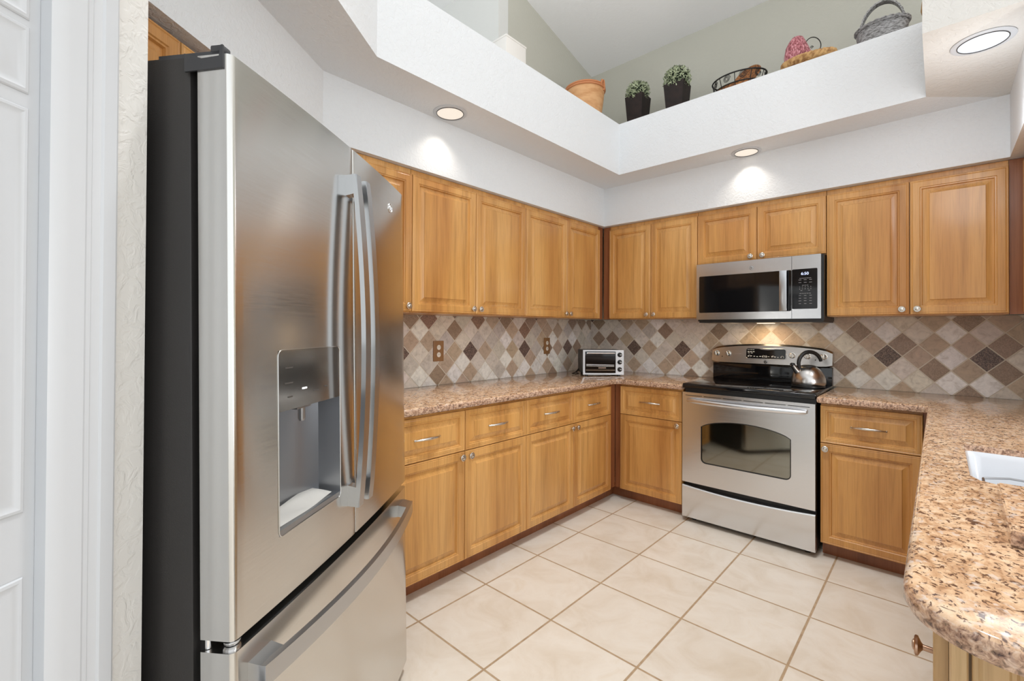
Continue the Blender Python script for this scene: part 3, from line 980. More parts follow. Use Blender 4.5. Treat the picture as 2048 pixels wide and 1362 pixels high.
# freezer bar
b = MB()
rings = []
for k in range(25):
    u = k / 24
    x = 0.035 + (FW - 0.07) * u
    so = 0.036 + 0.030 * math.sin(math.pi * u) ** 0.9
    y = fy(x) - so
    rings.append([(x, y + 0.014, 0.608), (x, y, 0.608), (x, y, 0.648), (x, y + 0.014, 0.648)])
b.loops(rings, True, True, True)
fh = b.build('handle', M['handle_steel'], drw, 30)
for xc, sg in ((0.035, 1), (FW - 0.035, -1)):
    y0 = fy(xc)
    b = MB()
    xa_, xb_ = sorted((xc, xc + sg * 0.06))
    b.loops([[(xa_, y0 - 0.034, 0.609), (xb_, y0 - 0.034, 0.609), (xb_, y0 - 0.034, 0.647), (xa_, y0 - 0.034, 0.647)], [(xa_ - 0.0, y0 + 0.001, 0.612), (xb_ + 0.004, y0 - 0.001, 0.612), (xb_ + 0.004, y0 - 0.001, 0.652), (xa_, y0 + 0.001, 0.652)]], True, True, True)
    b.build('handle_mount', M['handle_steel'], drw, 30)
# hinges
b = MB()
b.loops([[(0.004, 0.150, z), (0.004, 0.022, z), (0.012, 0.012, z), (0.045, 0.020, z), (0.078, 0.150, z)] for z in (1.786, 1.794)], True, True, True)
hc = b.build('hinge_cover', M['hinge_dark'], fr, 40)
b = MB()
b.loops([[(x, 0.012, 1.758), (x, 0.012, 1.800), (x, 0.016, 1.800), (x, 0.020, 1.780), (x, 0.055, 1.778), (x, 0.090, 1.790), (x, 0.090, 1.756)] for x in (-0.0035, 0.0)], True, True, True)
b.build('hinge_plate', M['hinge_dark'], hc, 40)
MB().box(0.004, 0.026, 0.018, 0.044, 1.786, 1.806, 0.003).build('hinge_cap', M['hinge_dark'], hc, 40)
MB().lathe([(0.008, 0), (0.008, 0.012)], (0.012, 0.030, 1.778), 'Z', 12).build('hinge_pin', M['chrome'], hc, 40)
MB().lathe([(0.013, 0.0), (0.016, 0.004), (0.016, 0.008), (0.007, 0.010), (0.007, 0.021)], (0.030, 0.026, 0.691), 'Z', 18).build('lower_hinge', M['chrome'], fr, 40)
MB().lathe([(0.006, 0.0), (0.006, 0.020)], (0.012, 0.060, 0.691), 'Z', 12).build('hinge_pin', M['chrome'], fr, 40)
MB().box(0.03, FW - 0.03, 0.10, 0.16, 0.003, 0.05).build('toe_grille', M['black'], fr, 0)
# round badge on the right door
b = MB()
bx, bz = 0.752, 1.698
b.lathe([(0.0155, 0), (0.0155, 0.002), (0.0125, 0.0022)], (bx, fy(bx) + 0.0005, bz), '-Y', 24)
b.build('badge', M['steel_fridge'], doorR, 40)
def swirl(parent, c, r_, mat):
    b = MB()
    b.tube([(c[0] + r_ * math.cos(a), c[1], c[2] + r_ * math.sin(a)) for a in [2 * math.pi * k / 24 for k in range(24)]], r_ * 0.09, 6, closed=True)
    b.tube([(c[0] + r_ * 0.05 - r_ * 0.35 * math.cos(a) * (1 - k / 18), c[1], c[2] + r_ * 0.5 * math.sin(a)) for k, a in enumerate([2 * math.pi * k / 14 for k in range(15)])], r_ * 0.08, 6)
    b.tube([(c[0] + r_ * (-0.55 + 0.08 * k), c[1], c[2] + r_ * 0.28 * math.sin(k * 0.85)) for k in range(14)], r_ * 0.07, 6)
    for a in (0.6, 2.1, 3.7, 5.2):
        b.tube([(c[0] + r_ * 0.72 * math.cos(a + d), c[1], c[2] + r_ * 0.72 * math.sin(a + d)) for d in (-0.25, 0, 0.25)], r_ * 0.07, 6)
    return b.build('emblem', mat, parent, 40)
swirl(doorR, (bx, fy(bx) - 0.002, bz), 0.0145, M['chrome'])

# folded napkin in the dispenser tray
nk = MB()
ncx, ncz = (DX0 + DX1) / 2, DZ0 + 0.0128
gridv = []
pr_ = random.Random(5)
for i in range(13):
    row = []
    for j in range(9):
        u, v_ = i / 12, j / 8
        x = DX0 + 0.004 + 0.222 * u
        y = fy(x) + 0.008 + (0.062) * v_ - 0.004 * math.sin(u * 5)
        z = ncz + 0.003 + 0.0015 * math.sin(u * 7 + v_ * 3) + 0.010 * v_
        row.append(nk.bm.verts.new((x, y, z)))
    gridv.append(row)
for i in range(12):
    for j in range(8):
        nk.bm.faces.new((gridv[i][j], gridv[i + 1][j], gridv[i + 1][j + 1], gridv[i][j + 1]))
bmesh.ops.solidify(nk.bm, geom=nk.bm.faces[:], thickness=0.004)
o = nk.build('paper_napkin', M['towel'], None, 60)
o.matrix_world = fr.matrix_world.copy()
tag(o, 'white folded napkin lying in the refrigerator dispenser tray', 'napkin')

# =================================================================== RANGE
RX0, RX1 = 1.1435, 1.8965
rg = thing('electric_range', 'stainless electric range with black glass cooktop', 'stove', ((RX0 + RX1) / 2, -0.02, 0), 0)
hw = (RX1 - RX0) / 2
yf = -0.629   # front face of the doors, local
MB().box(-hw + 0.002, hw - 0.002, yf + 0.045, 0, 0.03, 0.895).build('body', M['black'], rg, 0)
# cooktop
b = MB()
b.box(-hw - 0.004, hw + 0.004, yf + 0.008, -0.055, 0.893, 0.925, 0.008, 3)
b.build('cooktop', M['black_gloss'], rg, 35)
# oven door with a window
DZa, DZb = 0.268, 0.868
b = MB()
wx0, wx1, wz0, wz1 = -0.252, 0.256, 0.413, 0.662
wrise = 0.040
def win_pts(ins=0.0):
    pts_ = []
    r_ = 0.028
    for cx, cz, a0 in ((wx1 - r_, None, 0), (wx0 + r_, None, 90), (wx0 + r_, wz0 + r_, 180), (wx1 - r_, wz0 + r_, 270)):
        pass
    out = []
    # bottom left -> bottom right
    for a in range(180, 271, 18):
        out.append((wx0 + r_ + (r_ - ins) * math.cos(R(a)), wz0 + r_ + (r_ - ins) * math.sin(R(a))))
    for a in range(270, 361, 18):
        out.append((wx1 - r_ + (r_ - ins) * math.cos(R(a)), wz0 + r_ + (r_ - ins) * math.sin(R(a))))
    for k in range(0, 21):
        u = 1 - 2 * k / 20
        x = u * ((wx1 - wx0) / 2 - ins) + (wx0 + wx1) / 2
        z = wz1 + wrise * (1 - u * u) - 0.012 * abs(u) ** 8 - ins
        out.append((x, z))
    return out
wp = win_pts()
outer = [(-hw, DZa), (hw, DZa), (hw, DZb), (-hw, DZb)]
for yy, (ring_o) in ((yf, outer),):
    ov = [b.bm.verts.new((x, yy, z)) for x, z in ring_o]
    iv = [b.bm.verts.new((x, yy, z)) for x, z in wp]
    es = []
    for lp in (ov, iv):
        for i in range(len(lp)):
            es.append(b.bm.edges.new((lp[i], lp[(i + 1) % len(lp)])))
    bmesh.ops.triangle_fill(b.bm, edges=es, use_beauty=True)
    ovb = [b.bm.verts.new((x, yf + 0.04, z)) for x, z in ring_o]
    for i in range(4):
        j = (i + 1) % 4
        b.bm.faces.new((ov[i], ov[j], ovb[j], ovb[i]))
    ivb = [b.bm.verts.new((x, yf + 0.008, z)) for x, z in wp]
    for i in range(len(iv)):
        j = (i + 1) % len(iv)
        b.bm.faces.new((iv[j], iv[i], ivb[i], ivb[j]))
    b.bm.faces.new(list(reversed(ovb)))
od = b.build('oven_door', M['steel_light'], rg, 30)
b = MB()
b.loops([[(x, y, z) for x, z in win_pts()] for y in (yf + 0.005, yf + 0.0075)], True, True, True)
b.build('window', M['glass_dark'], od, 0)
rim = [(x, yf + 0.0005, z) for x, z in win_pts()]
MB().tube(rim, 0.0028, 6, closed=True).build('window_trim', M['black'], od, 40)
# vent slots above the handle
for k in range(6):
    x0 = -0.355 + k * 0.1195
    MB().box(x0, x0 + 0.108, yf - 0.0008, yf + 0.002, 0.846, 0.8495).build('vent_slot', M['black'], od, 0)
# bowed door handle
b = MB()
path, rad = [], []
for k in range(25):
    u = -1 + 2 * k / 24
    path.append((u * 0.335, yf - 0.018 - 0.030 * (1 - abs(u) ** 2.6), 0.818 - 0.004 * (1 - u * u)))
    rad.append(0.0145 if abs(u) < 0.98 else 0.011)
b.tube(path, rad, 12, flat=1.1)
for sx_ in (-1, 1):
    b.box(sx_ * 0.322 - 0.012, sx_ * 0.322 + 0.012, yf - 0.02, yf + 0.001, 0.808, 0.828, 0.003)
b.build('handle', M['steel_light'], od, 50)
# storage drawer with a curved top lip
b = MB()
rings = []
for k in range(17):
    x = -hw + 2 * hw * k / 16
    u = x / hw
    zt = 0.246 - 0.018 * (1 - u * u)
    rings.append([(x, yf + 0.04, 0.034), (x, yf + 0.002, 0.034), (x, yf - 0.001, 0.040), (x, yf - 0.001, zt - 0.006), (x, yf + 0.006, zt), (x, yf + 0.04, zt)])
b.loops(rings, True, True, True)
b.build('storage_drawer', M['steel_light'], rg, 30)
for sx_ in (-1, 1):
    for yy in (yf + 0.08, -0.06):
        MB().lathe([(0.016, 0), (0.016, 0.032)], (sx_ * (hw - 0.05), yy, 0), 'Z', 14).build('foot', M['black'], rg, 40)
# backguard
b = MB()
b.box(-hw + 0.002, hw - 0.002, -0.055, 0, 0.90, 1.04, 0.003)
b.build('backguard', M['black_gloss'], rg, 35)
b = MB()
rings = []
for k in range(25):
    u = -1 + 2 * k / 24
    x = u * (hw + 0.001)
    zt = 1.158 + 0.029 * (1 - u * u) - 0.014 * abs(u) ** 16
    zb = 1.036 + 0.010 * abs(u) ** 16
    rings.append([(x, -0.005, zb), (x, -0.066, zb + 0.002), (x, -0.074, zb + 0.010), (x, -0.060, zt - 0.012), (x, -0.048, zt), (x, -0.005, zt)])
b.loops(rings, True, True, True)
cp_ = b.build('control_panel', M['steel'], rg, 35)
def face_y(z):
    return -0.074 + 0.014 * (z - 1.046) / 0.12
def guard_knob(x, z):
    b = MB()
    b.lathe([(0.021, 0), (0.0205, 0.003), (0.017, 0.004), (0.0165, 0.018), (0.014, 0.021)], (0, 0, 0), '-Y', 22)
    b.box(-0.0035, 0.0035, -0.030, -0.018, -0.0165, 0.0165, 0.002)
    k_ = b.build('knob', M['nickel'], cp_, 40, (x, face_y(z) + 0.001, z))
    k_.rotation_euler = (0, R(rnd.uniform(-25, 25)), 0)
for x in (-0.345, -0.263, 0.151, 0.239, 0.331):
    guard_knob(x, 1.112)
for x in (-0.304, 0.285):
    MB().lathe([(0.0035, 0), (0.0035, 0.001)], (x, face_y(1.088), 1.088), '-Y', 10).build('indicator', M['black'], cp_, 40)
zc_ = 1.117
pts_ = round_rect(-0.138, 0.112, 1.083, 1.152, 0.014, 4)
b = MB()
vv = [b.bm.verts.new((x, face_y(z) - 0.0008, z)) for x, z in pts_]
b.bm.faces.new(vv)
b.build('display', M['black_gloss'], cp_, 0)
MB().tube([(x, face_y(z) - 0.001, z) for x, z in round_rect(-0.140, 0.114, 1.081, 1.154, 0.015, 4)], 0.0025, 6, closed=True).build('display_trim', M['steel_light'], cp_, 40)
pr_ = random.Random(11)
def dash(x, z, w_, h=0.0026):
    MB().box(x, x + w_, face_y(z) - 0.0014, face_y(z) - 0.0006, z, z + h).build('panel_print', M['white_print'], cp_, 0)
for i in range(4):
    dash(-0.130 + i * 0.012, 1.1425, 0.008)
for i in range(3):
    dash(-0.130 + i * 0.017, 1.128, 0.012, 0.004)
for i in range(2):
    dash(-0.128 + i * 0.020, 1.119, 0.012, 0.003)
for i in range(12):
    dash(-0.128 + i * 0.019, 1.095 + pr_.uniform(-0.002, 0.002), pr_.uniform(0.006, 0.013), 0.0045)
for cx in (-0.118, -0.026, -0.010, 0.035, 0.092):
    b = MB()
    b.tube([(cx + 0.0085 * math.cos(a), face_y(1.097) - 0.001, 1.097 + 0.0085 * math.sin(a)) for a in [2 * math.pi * k / 14 for k in range(14)]], 0.0007, 4, closed=True)
    b.build('panel_ring', M['white_print'], cp_, 0)
b = MB()
b.lathe([(0.0115, 0), (0.0115, 0.0015), (0.009, 0.002)], (-0.012, face_y(1.060), 1.060), '-Y', 20)
b.build('badge', M['black'], cp_, 40)
swirl(cp_, (-0.012, face_y(1.06) - 0.002, 1.060), 0.0095, M['chrome'])

# kettle on the back right burner
kt = thing('tea_kettle', 'brushed steel tea kettle with a black arched handle', 'kettle', (1.795, -0.262, 0.9255), R(44))
b = MB()
b.lathe([(0.082, 0.006), (0.088, 0.010), (0.0935, 0.022), (0.0945, 0.035), (0.092, 0.055), (0.085, 0.078), (0.073, 0.100), (0.058, 0.117), (0.044, 0.127), (0.036, 0.131)], (0, 0, 0), 'Z', 40)
b.build('body', M['steel'], kt, 40)
MB().lathe([(0.084, 0.0), (0.0905, 0.002), (0.0905, 0.009), (0.086, 0.011)], (0, 0, 0), 'Z', 40).build('base', M['black'], kt, 40)
b = MB()
b.lathe([(0.044, 0.126), (0.042, 0.133), (0.030, 0.138), (0.012, 0.140)], (0, 0, 0), 'Z', 30)
b.build('lid', M['black'], kt, 40)
b = MB()
b.tube([(-0.066, 0, 0.092), (-0.086, 0, 0.118), (-0.100, 0, 0.138)], [0.020, 0.015, 0.013], 16)
b.build('spout', M['steel'], kt, 40)
MB().lathe([(0.014, 0.0), (0.015, 0.006), (0.010, 0.015)], (-0.101, 0, 0.137), 'Z', 14).build('whistle', M['black'], kt, 40)
b = MB()
path, rad = [], []
for k in range(17):
    a = R(205 - 195 * k / 16)
    path.append((0.008 + 0.070 * math.cos(a) * (1.0 if k < 8 else 1.06), 0, 0.150 + 0.072 * math.sin(a)))
    rad.append(0.0095 + 0.003 * math.sin(math.pi * k / 16))
path.insert(0, (-0.050, 0, 0.110)); rad.insert(0, 0.010)
b.tube(path, rad, 12)
b.build('handle', M['black'], kt, 50)

# =================================================================== MICROWAVE
MX0, MX1, MZ0, MZ1 = 1.1415, 1.8845, 1.346, 1.7505
mw = thing('microwave_oven', 'stainless over the range microwave with a black glass door', 'microwave', ((MX0 + MX1) / 2, 0, MZ0), 0)
mh = (MX1 - MX0) / 2
mz = MZ1 - MZ0
MB().box(-mh + 0.003, mh + 0.012, -0.375, -0.012, 0.0, mz).build('case', M['black'], mw, 0)
xd = 0.218    # split between door and control side
def framed(b, x0, x1, z0, z1, hx0, hx1, hz0, hz1, r_, y0, y1):
    ov = [b.bm.verts.new((x, y0, z)) for x, z in ((x0, z0), (x1, z0), (x1, z1), (x0, z1))]
    iv = [b.bm.verts.new((x, y0, z)) for x, z in round_rect(hx0, hx1, hz0, hz1, r_, 3)]
    es = []
    for lp in (ov, iv):
        for i in range(len(lp)):
            es.append(b.bm.edges.new((lp[i], lp[(i + 1) % len(lp)])))
    bmesh.ops.triangle_fill(b.bm, edges=es, use_beauty=True)
    ob = [b.bm.verts.new((v.co.x, y1, v.co.z)) for v in ov]
    ib = [b.bm.verts.new((v.co.x, y0 + 0.002, v.co.z)) for v in iv]
    for i in range(4):
        b.bm.faces.new((ov[i], ov[(i + 1) % 4], ob[(i + 1) % 4], ob[i]))
    for i in range(len(iv)):
        j = (i + 1) % len(iv)
        b.bm.faces.new((iv[j], iv[i], ib[i], ib[j]))
    b.bm.faces.new(list(reversed(ob)))
WX0, WX1, WZ0, WZ1 = -0.353, 0.2165, 0.060, 0.318
b = MB()
framed(b, -mh, xd - 0.001, 0.012, mz, WX0, WX1, WZ0, WZ1, 0.008, -0.400, -0.377)
md = b.build('door', M['steel_light'], mw, 30)
b = MB(); vv = [b.bm.verts.new((x, -0.3985, z)) for x, z in round_rect(WX0, WX1, WZ0, WZ1, 0.008, 3)]
b.bm.faces.new(vv)
b.build('window', M['black_gloss'], md, 0)
b = MB()
b.box(0.155, 0.196, -0.430, -0.418, 0.062, 0.316, 0.003)
for zz_ in (0.075, 0.303):
    b.box(0.168, 0.185, -0.419, -0.398, zz_ - 0.012, zz_ + 0.012)
b.build('handle', M['handle_steel'], md, 30)
b = MB()
framed(b, xd + 0.001, mh, 0.012, mz, xd + 0.0015, mh - 0.018, 0.072, 0.320, 0.006, -0.400, -0.377)
mp = b.build('control_side', M['steel_light'], mw, 30)
b = MB(); vv = [b.bm.verts.new((x, -0.3985, z)) for x, z in round_rect(xd + 0.0015, mh - 0.018, 0.072, 0.320, 0.006, 3)]
b.bm.faces.new(vv)
kp = b.build('keypad', M['black_gloss'], mw, 0)
cx_ = 0.290
text_mesh('6:50', 0.024, 'clock', M['clock'], kp, (cx_ - 0.002, -0.3992, 0.290))
pr_ = random.Random(2)
def dsh(x, z, w_, h=0.0026):
    MB().box(x - w_ / 2, x + w_ / 2, -0.3992, -0.3984, z - h / 2, z + h / 2).build('key_print', M['key_white'], kp, 0)
for z, n_, w_ in ((0.262, 5, 0.012), (0.252, 3, 0.016), (0.236, 3, 0.016), (0.218, 3, 0.010), (0.186, 2, 0.010), (0.168, 5, 0.011), (0.155, 3, 0.014), (0.138, 3, 0.014), (0.122, 3, 0.016), (0.105, 3, 0.014)):
    for i in range(n_):
        sp_ = {5: 0.0125, 3: 0.028, 2: 0.040}[n_] if n_ != 3 or w_ > 0.011 else 0.012
        xx = cx_ + (i - (n_ - 1) / 2) * sp_
        dsh(xx, z, w_ * pr_.uniform(0.8, 1.0))
for r_i, digits in enumerate(('12345', '67890')):
    for i, ch in enumerate(digits):
        text_mesh(ch, 0.010, 'digit', M['key_white'], kp, (cx_ + (i - 2) * 0.0145, -0.3992, 0.208 - r_i * 0.0125))
b = MB()
b.lathe([(0.0135, 0), (0.0135, 0.0015), (0.0115, 0.0018)], (-0.012, -0.3998, 0.352), '-Y', 24)
b.build('badge', M['steel_light'], md, 40)
swirl(md, (-0.012, -0.4025, 0.352), 0.0125, M['handle_steel'])
# underside
b = MB()
b.box(-mh + 0.01, mh + 0.008, -0.372, -0.014, -0.010, 0.0)
b.build('underside', M['black'], mw, 0)
for sx_ in (-1, 1):
    b = MB()
    b.loops([[(sx_ * x, y, z) for x, y in ((0.14, -0.36), (0.30, -0.36), (0.30, -0.10), (0.14, -0.10))] for z in (-0.010,)] + [[(sx_ * x, y, -0.015) for x, y in ((0.16, -0.34), (0.28, -0.34), (0.28, -0.12), (0.16, -0.12))]], True, False, True)
    b.build('vent_grille', M['nickel'], mw, 30)
MB().box(-0.05, 0.05, -0.13, -0.07, -0.013, -0.010).build('lamp_lens', M['hood_lens'], mw, 0)
ld = bpy.data.lights.new('hood_lamp', 'AREA'); ld.shape = 'RECTANGLE'; ld.size = 0.12; ld.size_y = 0.06
ld.energy = 0.7; ld.color = (1.0, 0.74, 0.45)
lo = bpy.data.objects.new('hood_lamp', ld); COL.objects.link(lo)
lo.location = ((MX0 + MX1) / 2, -0.17, MZ0 - 0.02)

# =================================================================== TOASTER OVEN
ts = thing('toaster_oven', 'small silver and black toaster oven on the counter corner', 'toaster oven', (0.463, -0.536, ZW), 0.7599)
# local: front -Y at y=0, body goes back to y=.21
b = MB().box(-0.162, 0.160, 0.006, 0.245, 0.018, 0.205, 0.006)
b.build('housing', M['black'], ts, 30)
b = MB()
framed(b, -0.162, 0.162, 0.012, 0.208, -0.146, 0.098, 0.024, 0.196, 0.004, -0.004, 0.010)
bez = b.build('front_bezel', M['toaster_steel'], ts, 30)
b = MB(); vv = [b.bm.verts.new((x, -0.0025, z)) for x, z in ((-0.146, 0.024), (0.098, 0.024), (0.098, 0.196), (-0.146, 0.196))]
b.bm.faces.new(vv)
gl = b.build('glass_door', M['black_gloss'], ts, 0)
b = MB(); b.tube([(-0.132, -0.022, 0.184), (-0.02, -0.026, 0.184), (0.086, -0.022, 0.184)], 0.006, 8)
b.box(-0.134, -0.126, -0.02, -0.002, 0.180, 0.188); b.box(0.080, 0.088, -0.02, -0.002, 0.180, 0.188)
b.build('handle', M['chrome'], gl, 40)
b = MB()
for z in (0.082, 0.092):
    b.tube([(-0.136, -0.004, z), (0.085, -0.004, z - 0.004)], 0.0022, 6)
b.box(-0.040, 0.020, -0.006, -0.003, 0.062, 0.070)
b.box(-0.140, 0.092, -0.005, -0.003, 0.046, 0.050)
b.build('wire_rack', M['chrome'], gl, 40)
for z in (0.170, 0.112, 0.054):
    b = MB()
    b.lathe([(0.0185, 0), (0.0185, 0.003), (0.015, 0.014), (0.012, 0.016)], (0, 0, 0), '-Y', 20)
    kb = b.build('knob', M['black'], ts, 40, (0.130, -0.004, z))
    MB().box(-0.002, 0.012, -0.0185, -0.0155, -0.002, 0.003).build('pointer', M['white_print'], kb, 0)
for sx_ in (-1, 1):
    for yy in (0.03, 0.22):
        MB().lathe([(0.013, 0), (0.013, 0.016), (0.010, 0.019)], (sx_ * 0.130, yy, 0.0), 'Z', 14).build('foot', M['black'], ts, 40)
b = MB()
b.tube([(-0.150, 0.20, 0.06), (-0.172, 0.21, 0.028), (-0.195, 0.19, 0.010), (-0.225, 0.15, 0.006), (-0.205, 0.10, 0.006), (-0.175, 0.13, 0.008), (-0.190, 0.18, 0.014), (-0.150, 0.205, 0.04)], 0.004, 8)
b.build('cord', M['black'], ts, 40)

# =================================================================== WALL OUTLETS
def outlet(y, z, label, w_=0.087, h_=0.135):
    o = thing('wall_outlet', label, 'outlet', (0.0085, y, z), R(90), 'duplex outlets on the left backsplash')
    b = MB(); b.box(-w_ / 2, w_ / 2, -0.006, 0, -h_ / 2, h_ / 2, 0.003)
    b.build('cover_plate', M['outlet_plate'], o, 30)
    for zz_ in (0.024, -0.024):
        b = MB(); b.lathe([(0.0165, 0), (0.0165, 0.004), (0.014, 0.005)], (0, -0.005, zz_), '-Y', 20, sx=0.92)
        rc = b.build('receptacle', M['ivory'], o, 40)
        b = MB()
        for sx_ in (-0.006, 0.006):
            b.box(sx_ - 0.001, sx_ + 0.001, -0.0105, -0.0095, zz_ - 0.001, zz_ + 0.007)
        b.build('slot', M['grey_print'], rc, 0)
    MB().lathe([(0.003, 0), (0.003, 0.0015)], (0, -0.006, 0), '-Y', 10).build('screw', M['nickel'], o, 40)
    return o
outlet(-1.837, 1.137, 'tan duplex outlet between the refrigerator and the other outlet')
outlet(-0.686, 1.146, 'tan duplex outlet nearest the toaster oven', 0.080)

# =================================================================== RECESSED LIGHTS
def can(x, y, label, lens, energy, color, r_=0.092, spot=112, fill_energy=0.0):
    o = thing('recessed_light', label, 'ceiling light', (x, y, Z_SOF), 0, 'recessed soffit lights')
    b = MB()
    b.lathe([(r_, 0.0), (r_ + 0.001, -0.003), (r_ - 0.006, -0.006), (r_ * 0.80, -0.005), (r_ * 0.79, -0.001)], (0, 0, 0), 'Z', 40, False, False)
    b.build('trim_ring', M['trim'], o, 40)
    b = MB()
    b.tube([(r_ * 0.79 * math.cos(a), r_ * 0.79 * math.sin(a), -0.0062) for a in [2 * math.pi * k / 40 for k in range(40)]], 0.0018, 6, closed=True)
    b.build('lens_gap', M['grey_print'], o, 40)
    b = MB()
    b.lathe([(r_ * 0.78, -0.004), (r_ * 0.5, -0.0055), (0.004, -0.006)], (0, 0, 0), 'Z', 40, False, True)
    b.build('lens', M[lens], o, 40)
    ld = bpy.data.lights.new('downlight', 'SPOT')
    ld.energy = energy; ld.color = color
    ld.spot_size = R(spot); ld.spot_blend = 0.75; ld.shadow_soft_size = 0.03
    lo = bpy.data.objects.new('downlight', ld); COL.objects.link(lo)
    lo.location = (x, y, Z_SOF - 0.012)
    if not fill_energy:
        return o
    pd = bpy.data.lights.new('soffit_fill', 'POINT')  # extra point light added under the can to brighten the soffit underside
    pd.energy, pd.color, pd.shadow_soft_size = fill_energy, color, 0.16
    po = bpy.data.objects.new('soffit_fill', pd); COL.objects.link(po)
    po.location = (x, y, Z_SOF - 0.34)
    return o
can(0.468, -2.128, 'warm recessed light in the left soffit above the refrigerator', 'lens_warm', 4, (1.0, 0.90, 0.78))
can(1.479, -0.440, 'recessed light seen edge on in the back soffit above the range', 'lens_warm', 4, (1.0, 0.90, 0.78), 0.088)
can(2.534, -1.050, 'large bright cool white recessed light in the right soffit', 'lens_cool', 6, (0.92, 0.96, 1.0), 0.095, fill_energy=3.4)

# =================================================================== LEDGE ORNAMENTS
ZL = Z_CURB
def plant(x, y, ht, side, ball, label):
    o = thing('potted_plant', label, 'plant', (x, y, ZL), 0, 'potted plants on the ledge')
    b = MB()
    s0, s1 = side * 0.36, side * 0.5
    b.loops([[(sx_ * s, sy_ * s, z) for sx_, sy_ in ((-1, -1), (1, -1), (1, 1), (-1, 1))] for s, z in ((s0, 0), (s1, ht), (s1 * 0.88, ht), (s1 * 0.84, ht - 0.03))], True, True, True)
    b.build('pot', M['pot'], o, 0)
    b = MB()
    r_ = random.Random(int(x * 100))
    cz = ht + ball * 0.42
    b.lathe([(0.01, cz - ball * .62)] + [(ball * 0.80 * math.sin(R(a)), cz - ball * 0.80 * math.cos(R(a))) for a in range(30, 180, 15)] + [(0.004, cz + ball * .8)], (0, 0, 0), 'Z', 16)
    core = b.build('foliage_core', M['soil'], o, 40)
    b = MB()
    for i in range(900):
        u, v_ = r_.random(), r_.random()
        th_ = 2 * math.pi * u
        ph = math.acos(1 - 1.72 * v_)
        d = Vector((math.sin(ph) * math.cos(th_), math.sin(ph) * math.sin(th_), math.cos(ph)))
        t_ = Vector((r_.gauss(0, 1), r_.gauss(0, 1), r_.gauss(0, 1))).cross(d).normalized()
        s_ = d.cross(t_)
        c = Vector((0, 0, cz)) + d * ball * r_.uniform(0.78, 0.98)
        L_ = ball * r_.uniform(0.13, 0.26)
        w_ = ball * 0.035
        tip = c + (t_ + d * 0.55).normalized() * L_
        vv_ = [b.bm.verts.new(p) for p in (c - s_ * w_, c + s_ * w_, (c + tip) / 2 + s_ * w_ + d * 0.004, tip, (c + tip) / 2 - s_ * w_ + d * 0.004)]
        b.bm.faces.new(vv_)
    f = b.build('leaves', M['leaf'], o, 0)
    return o
plant(0.640, -0.315, 0.305, 0.150, 0.095, 'potted clipped green plant nearer the orange clay pot')
plant(0.962, -0.315, 0.290, 0.150, 0.100, 'potted clipped green plant beside the wire basket')

tp = thing('clay_pot', 'orange ribbed clay pot with a knotted rim in the ledge corner', 'pot', (0.36, -0.655, ZL))
b = MB()
b.lathe([(0.105, 0), (0.118, 0.05), (0.128, 0.12), (0.138, 0.19), (0.146, 0.25), (0.150, 0.30), (0.152, 0.335), (0.146, 0.335), (0.140, 0.30), (0.12, 0.1)], (0, 0, 0), 'Z', 36)
b.build('body', M['terracotta'], tp, 40)
b = MB()
for z, r_ in ((0.338, 0.152), (0.322, 0.154)):
    b.tube([(r_ * math.cos(a), r_ * math.sin(a), z) for a in [2 * math.pi * k / 40 for k in range(40)]], 0.008, 8, closed=True)
b.build('rim', M['clay_rim'], tp, 40)
b = MB()
a0 = R(5)
cxk, cyk = 0.150 * math.cos(a0), 0.150 * math.sin(a0)
b.tube([(cxk, cyk - 0.020, 0.330), (cxk + 0.006, cyk - 0.012, 0.365), (cxk + 0.006, cyk + 0.010, 0.368), (cxk + 0.004, cyk + 0.022, 0.330), (cxk - 0.004, cyk + 0.024, 0.300)], 0.009, 8)
b.build('knotted_loop', M['clay_rim'], tp, 40)

wb = thing('wire_basket', 'oval dark wire basket with scrolls holding a brown woven tray', 'basket', (1.395, -0.31, ZL), R(4))
AX, AY = 0.170, 0.125
el = lambda s, z: [(AX * s * math.cos(a), AY * s * math.sin(a), z) for a in [2 * math.pi * k / 48 for k in range(48)]]
b = MB()
b.tube(el(1.0, 0.176), 0.0050, 8, closed=True)
b.tube(el(0.90, 0.115), 0.0040, 8, closed=True)
b.tube(el(0.62, 0.004), 0.0040, 8, closed=True)
for k in range(10):
    a = 2 * math.pi * (k + 0.5) / 10
    b.tube([(AX * s * math.cos(a), AY * s * math.sin(a), z) for s, z in ((1.0, 0.176), (0.94, 0.146), (0.90, 0.115), (0.78, 0.05), (0.62, 0.004))], 0.0026, 6)
b.build('frame', M['wire_dark'], wb, 40)
for k in range(10):
    a = 2 * math.pi * k / 10
    b = MB()
    b.tube([(AX * 0.955 * math.cos(a) - math.sin(a) * rr_ * math.cos(t_), AY * 0.955 * math.sin(a) + math.cos(a) * rr_ * math.cos(t_), 0.150 + rr_ * math.sin(t_)) for t_, rr_ in [(q * 0.45, 0.026 - 0.020 * q / 46) for q in range(47)]], 0.0017, 5)
    b.build('scroll', M['wire_dark'], wb, 40)
b = MB()
b.loops([el(s_, z) for s_, z in ((0.60, 0.008), (0.77, 0.055), (0.885, 0.113), (0.86, 0.113), (0.72, 0.055), (0.5, 0.015))], True, True, True)
b.build('woven_liner', M['wicker_brown'], wb, 40)
b = MB()
b.lathe([(0.02, 0.0), (0.080, 0.004), (0.112, 0.020), (0.107, 0.028), (0.075, 0.014), (0.02, 0.012)], (0, 0, 0), 'Z', 30)
tray = b.build('woven_tray', M['wicker_brown'], wb, 40)
tray.location = (0.060, 0.0, 0.160); tray.rotation_euler = (R(66), 0, R(-25)); tray.scale = (0.92, 0.75, 1)

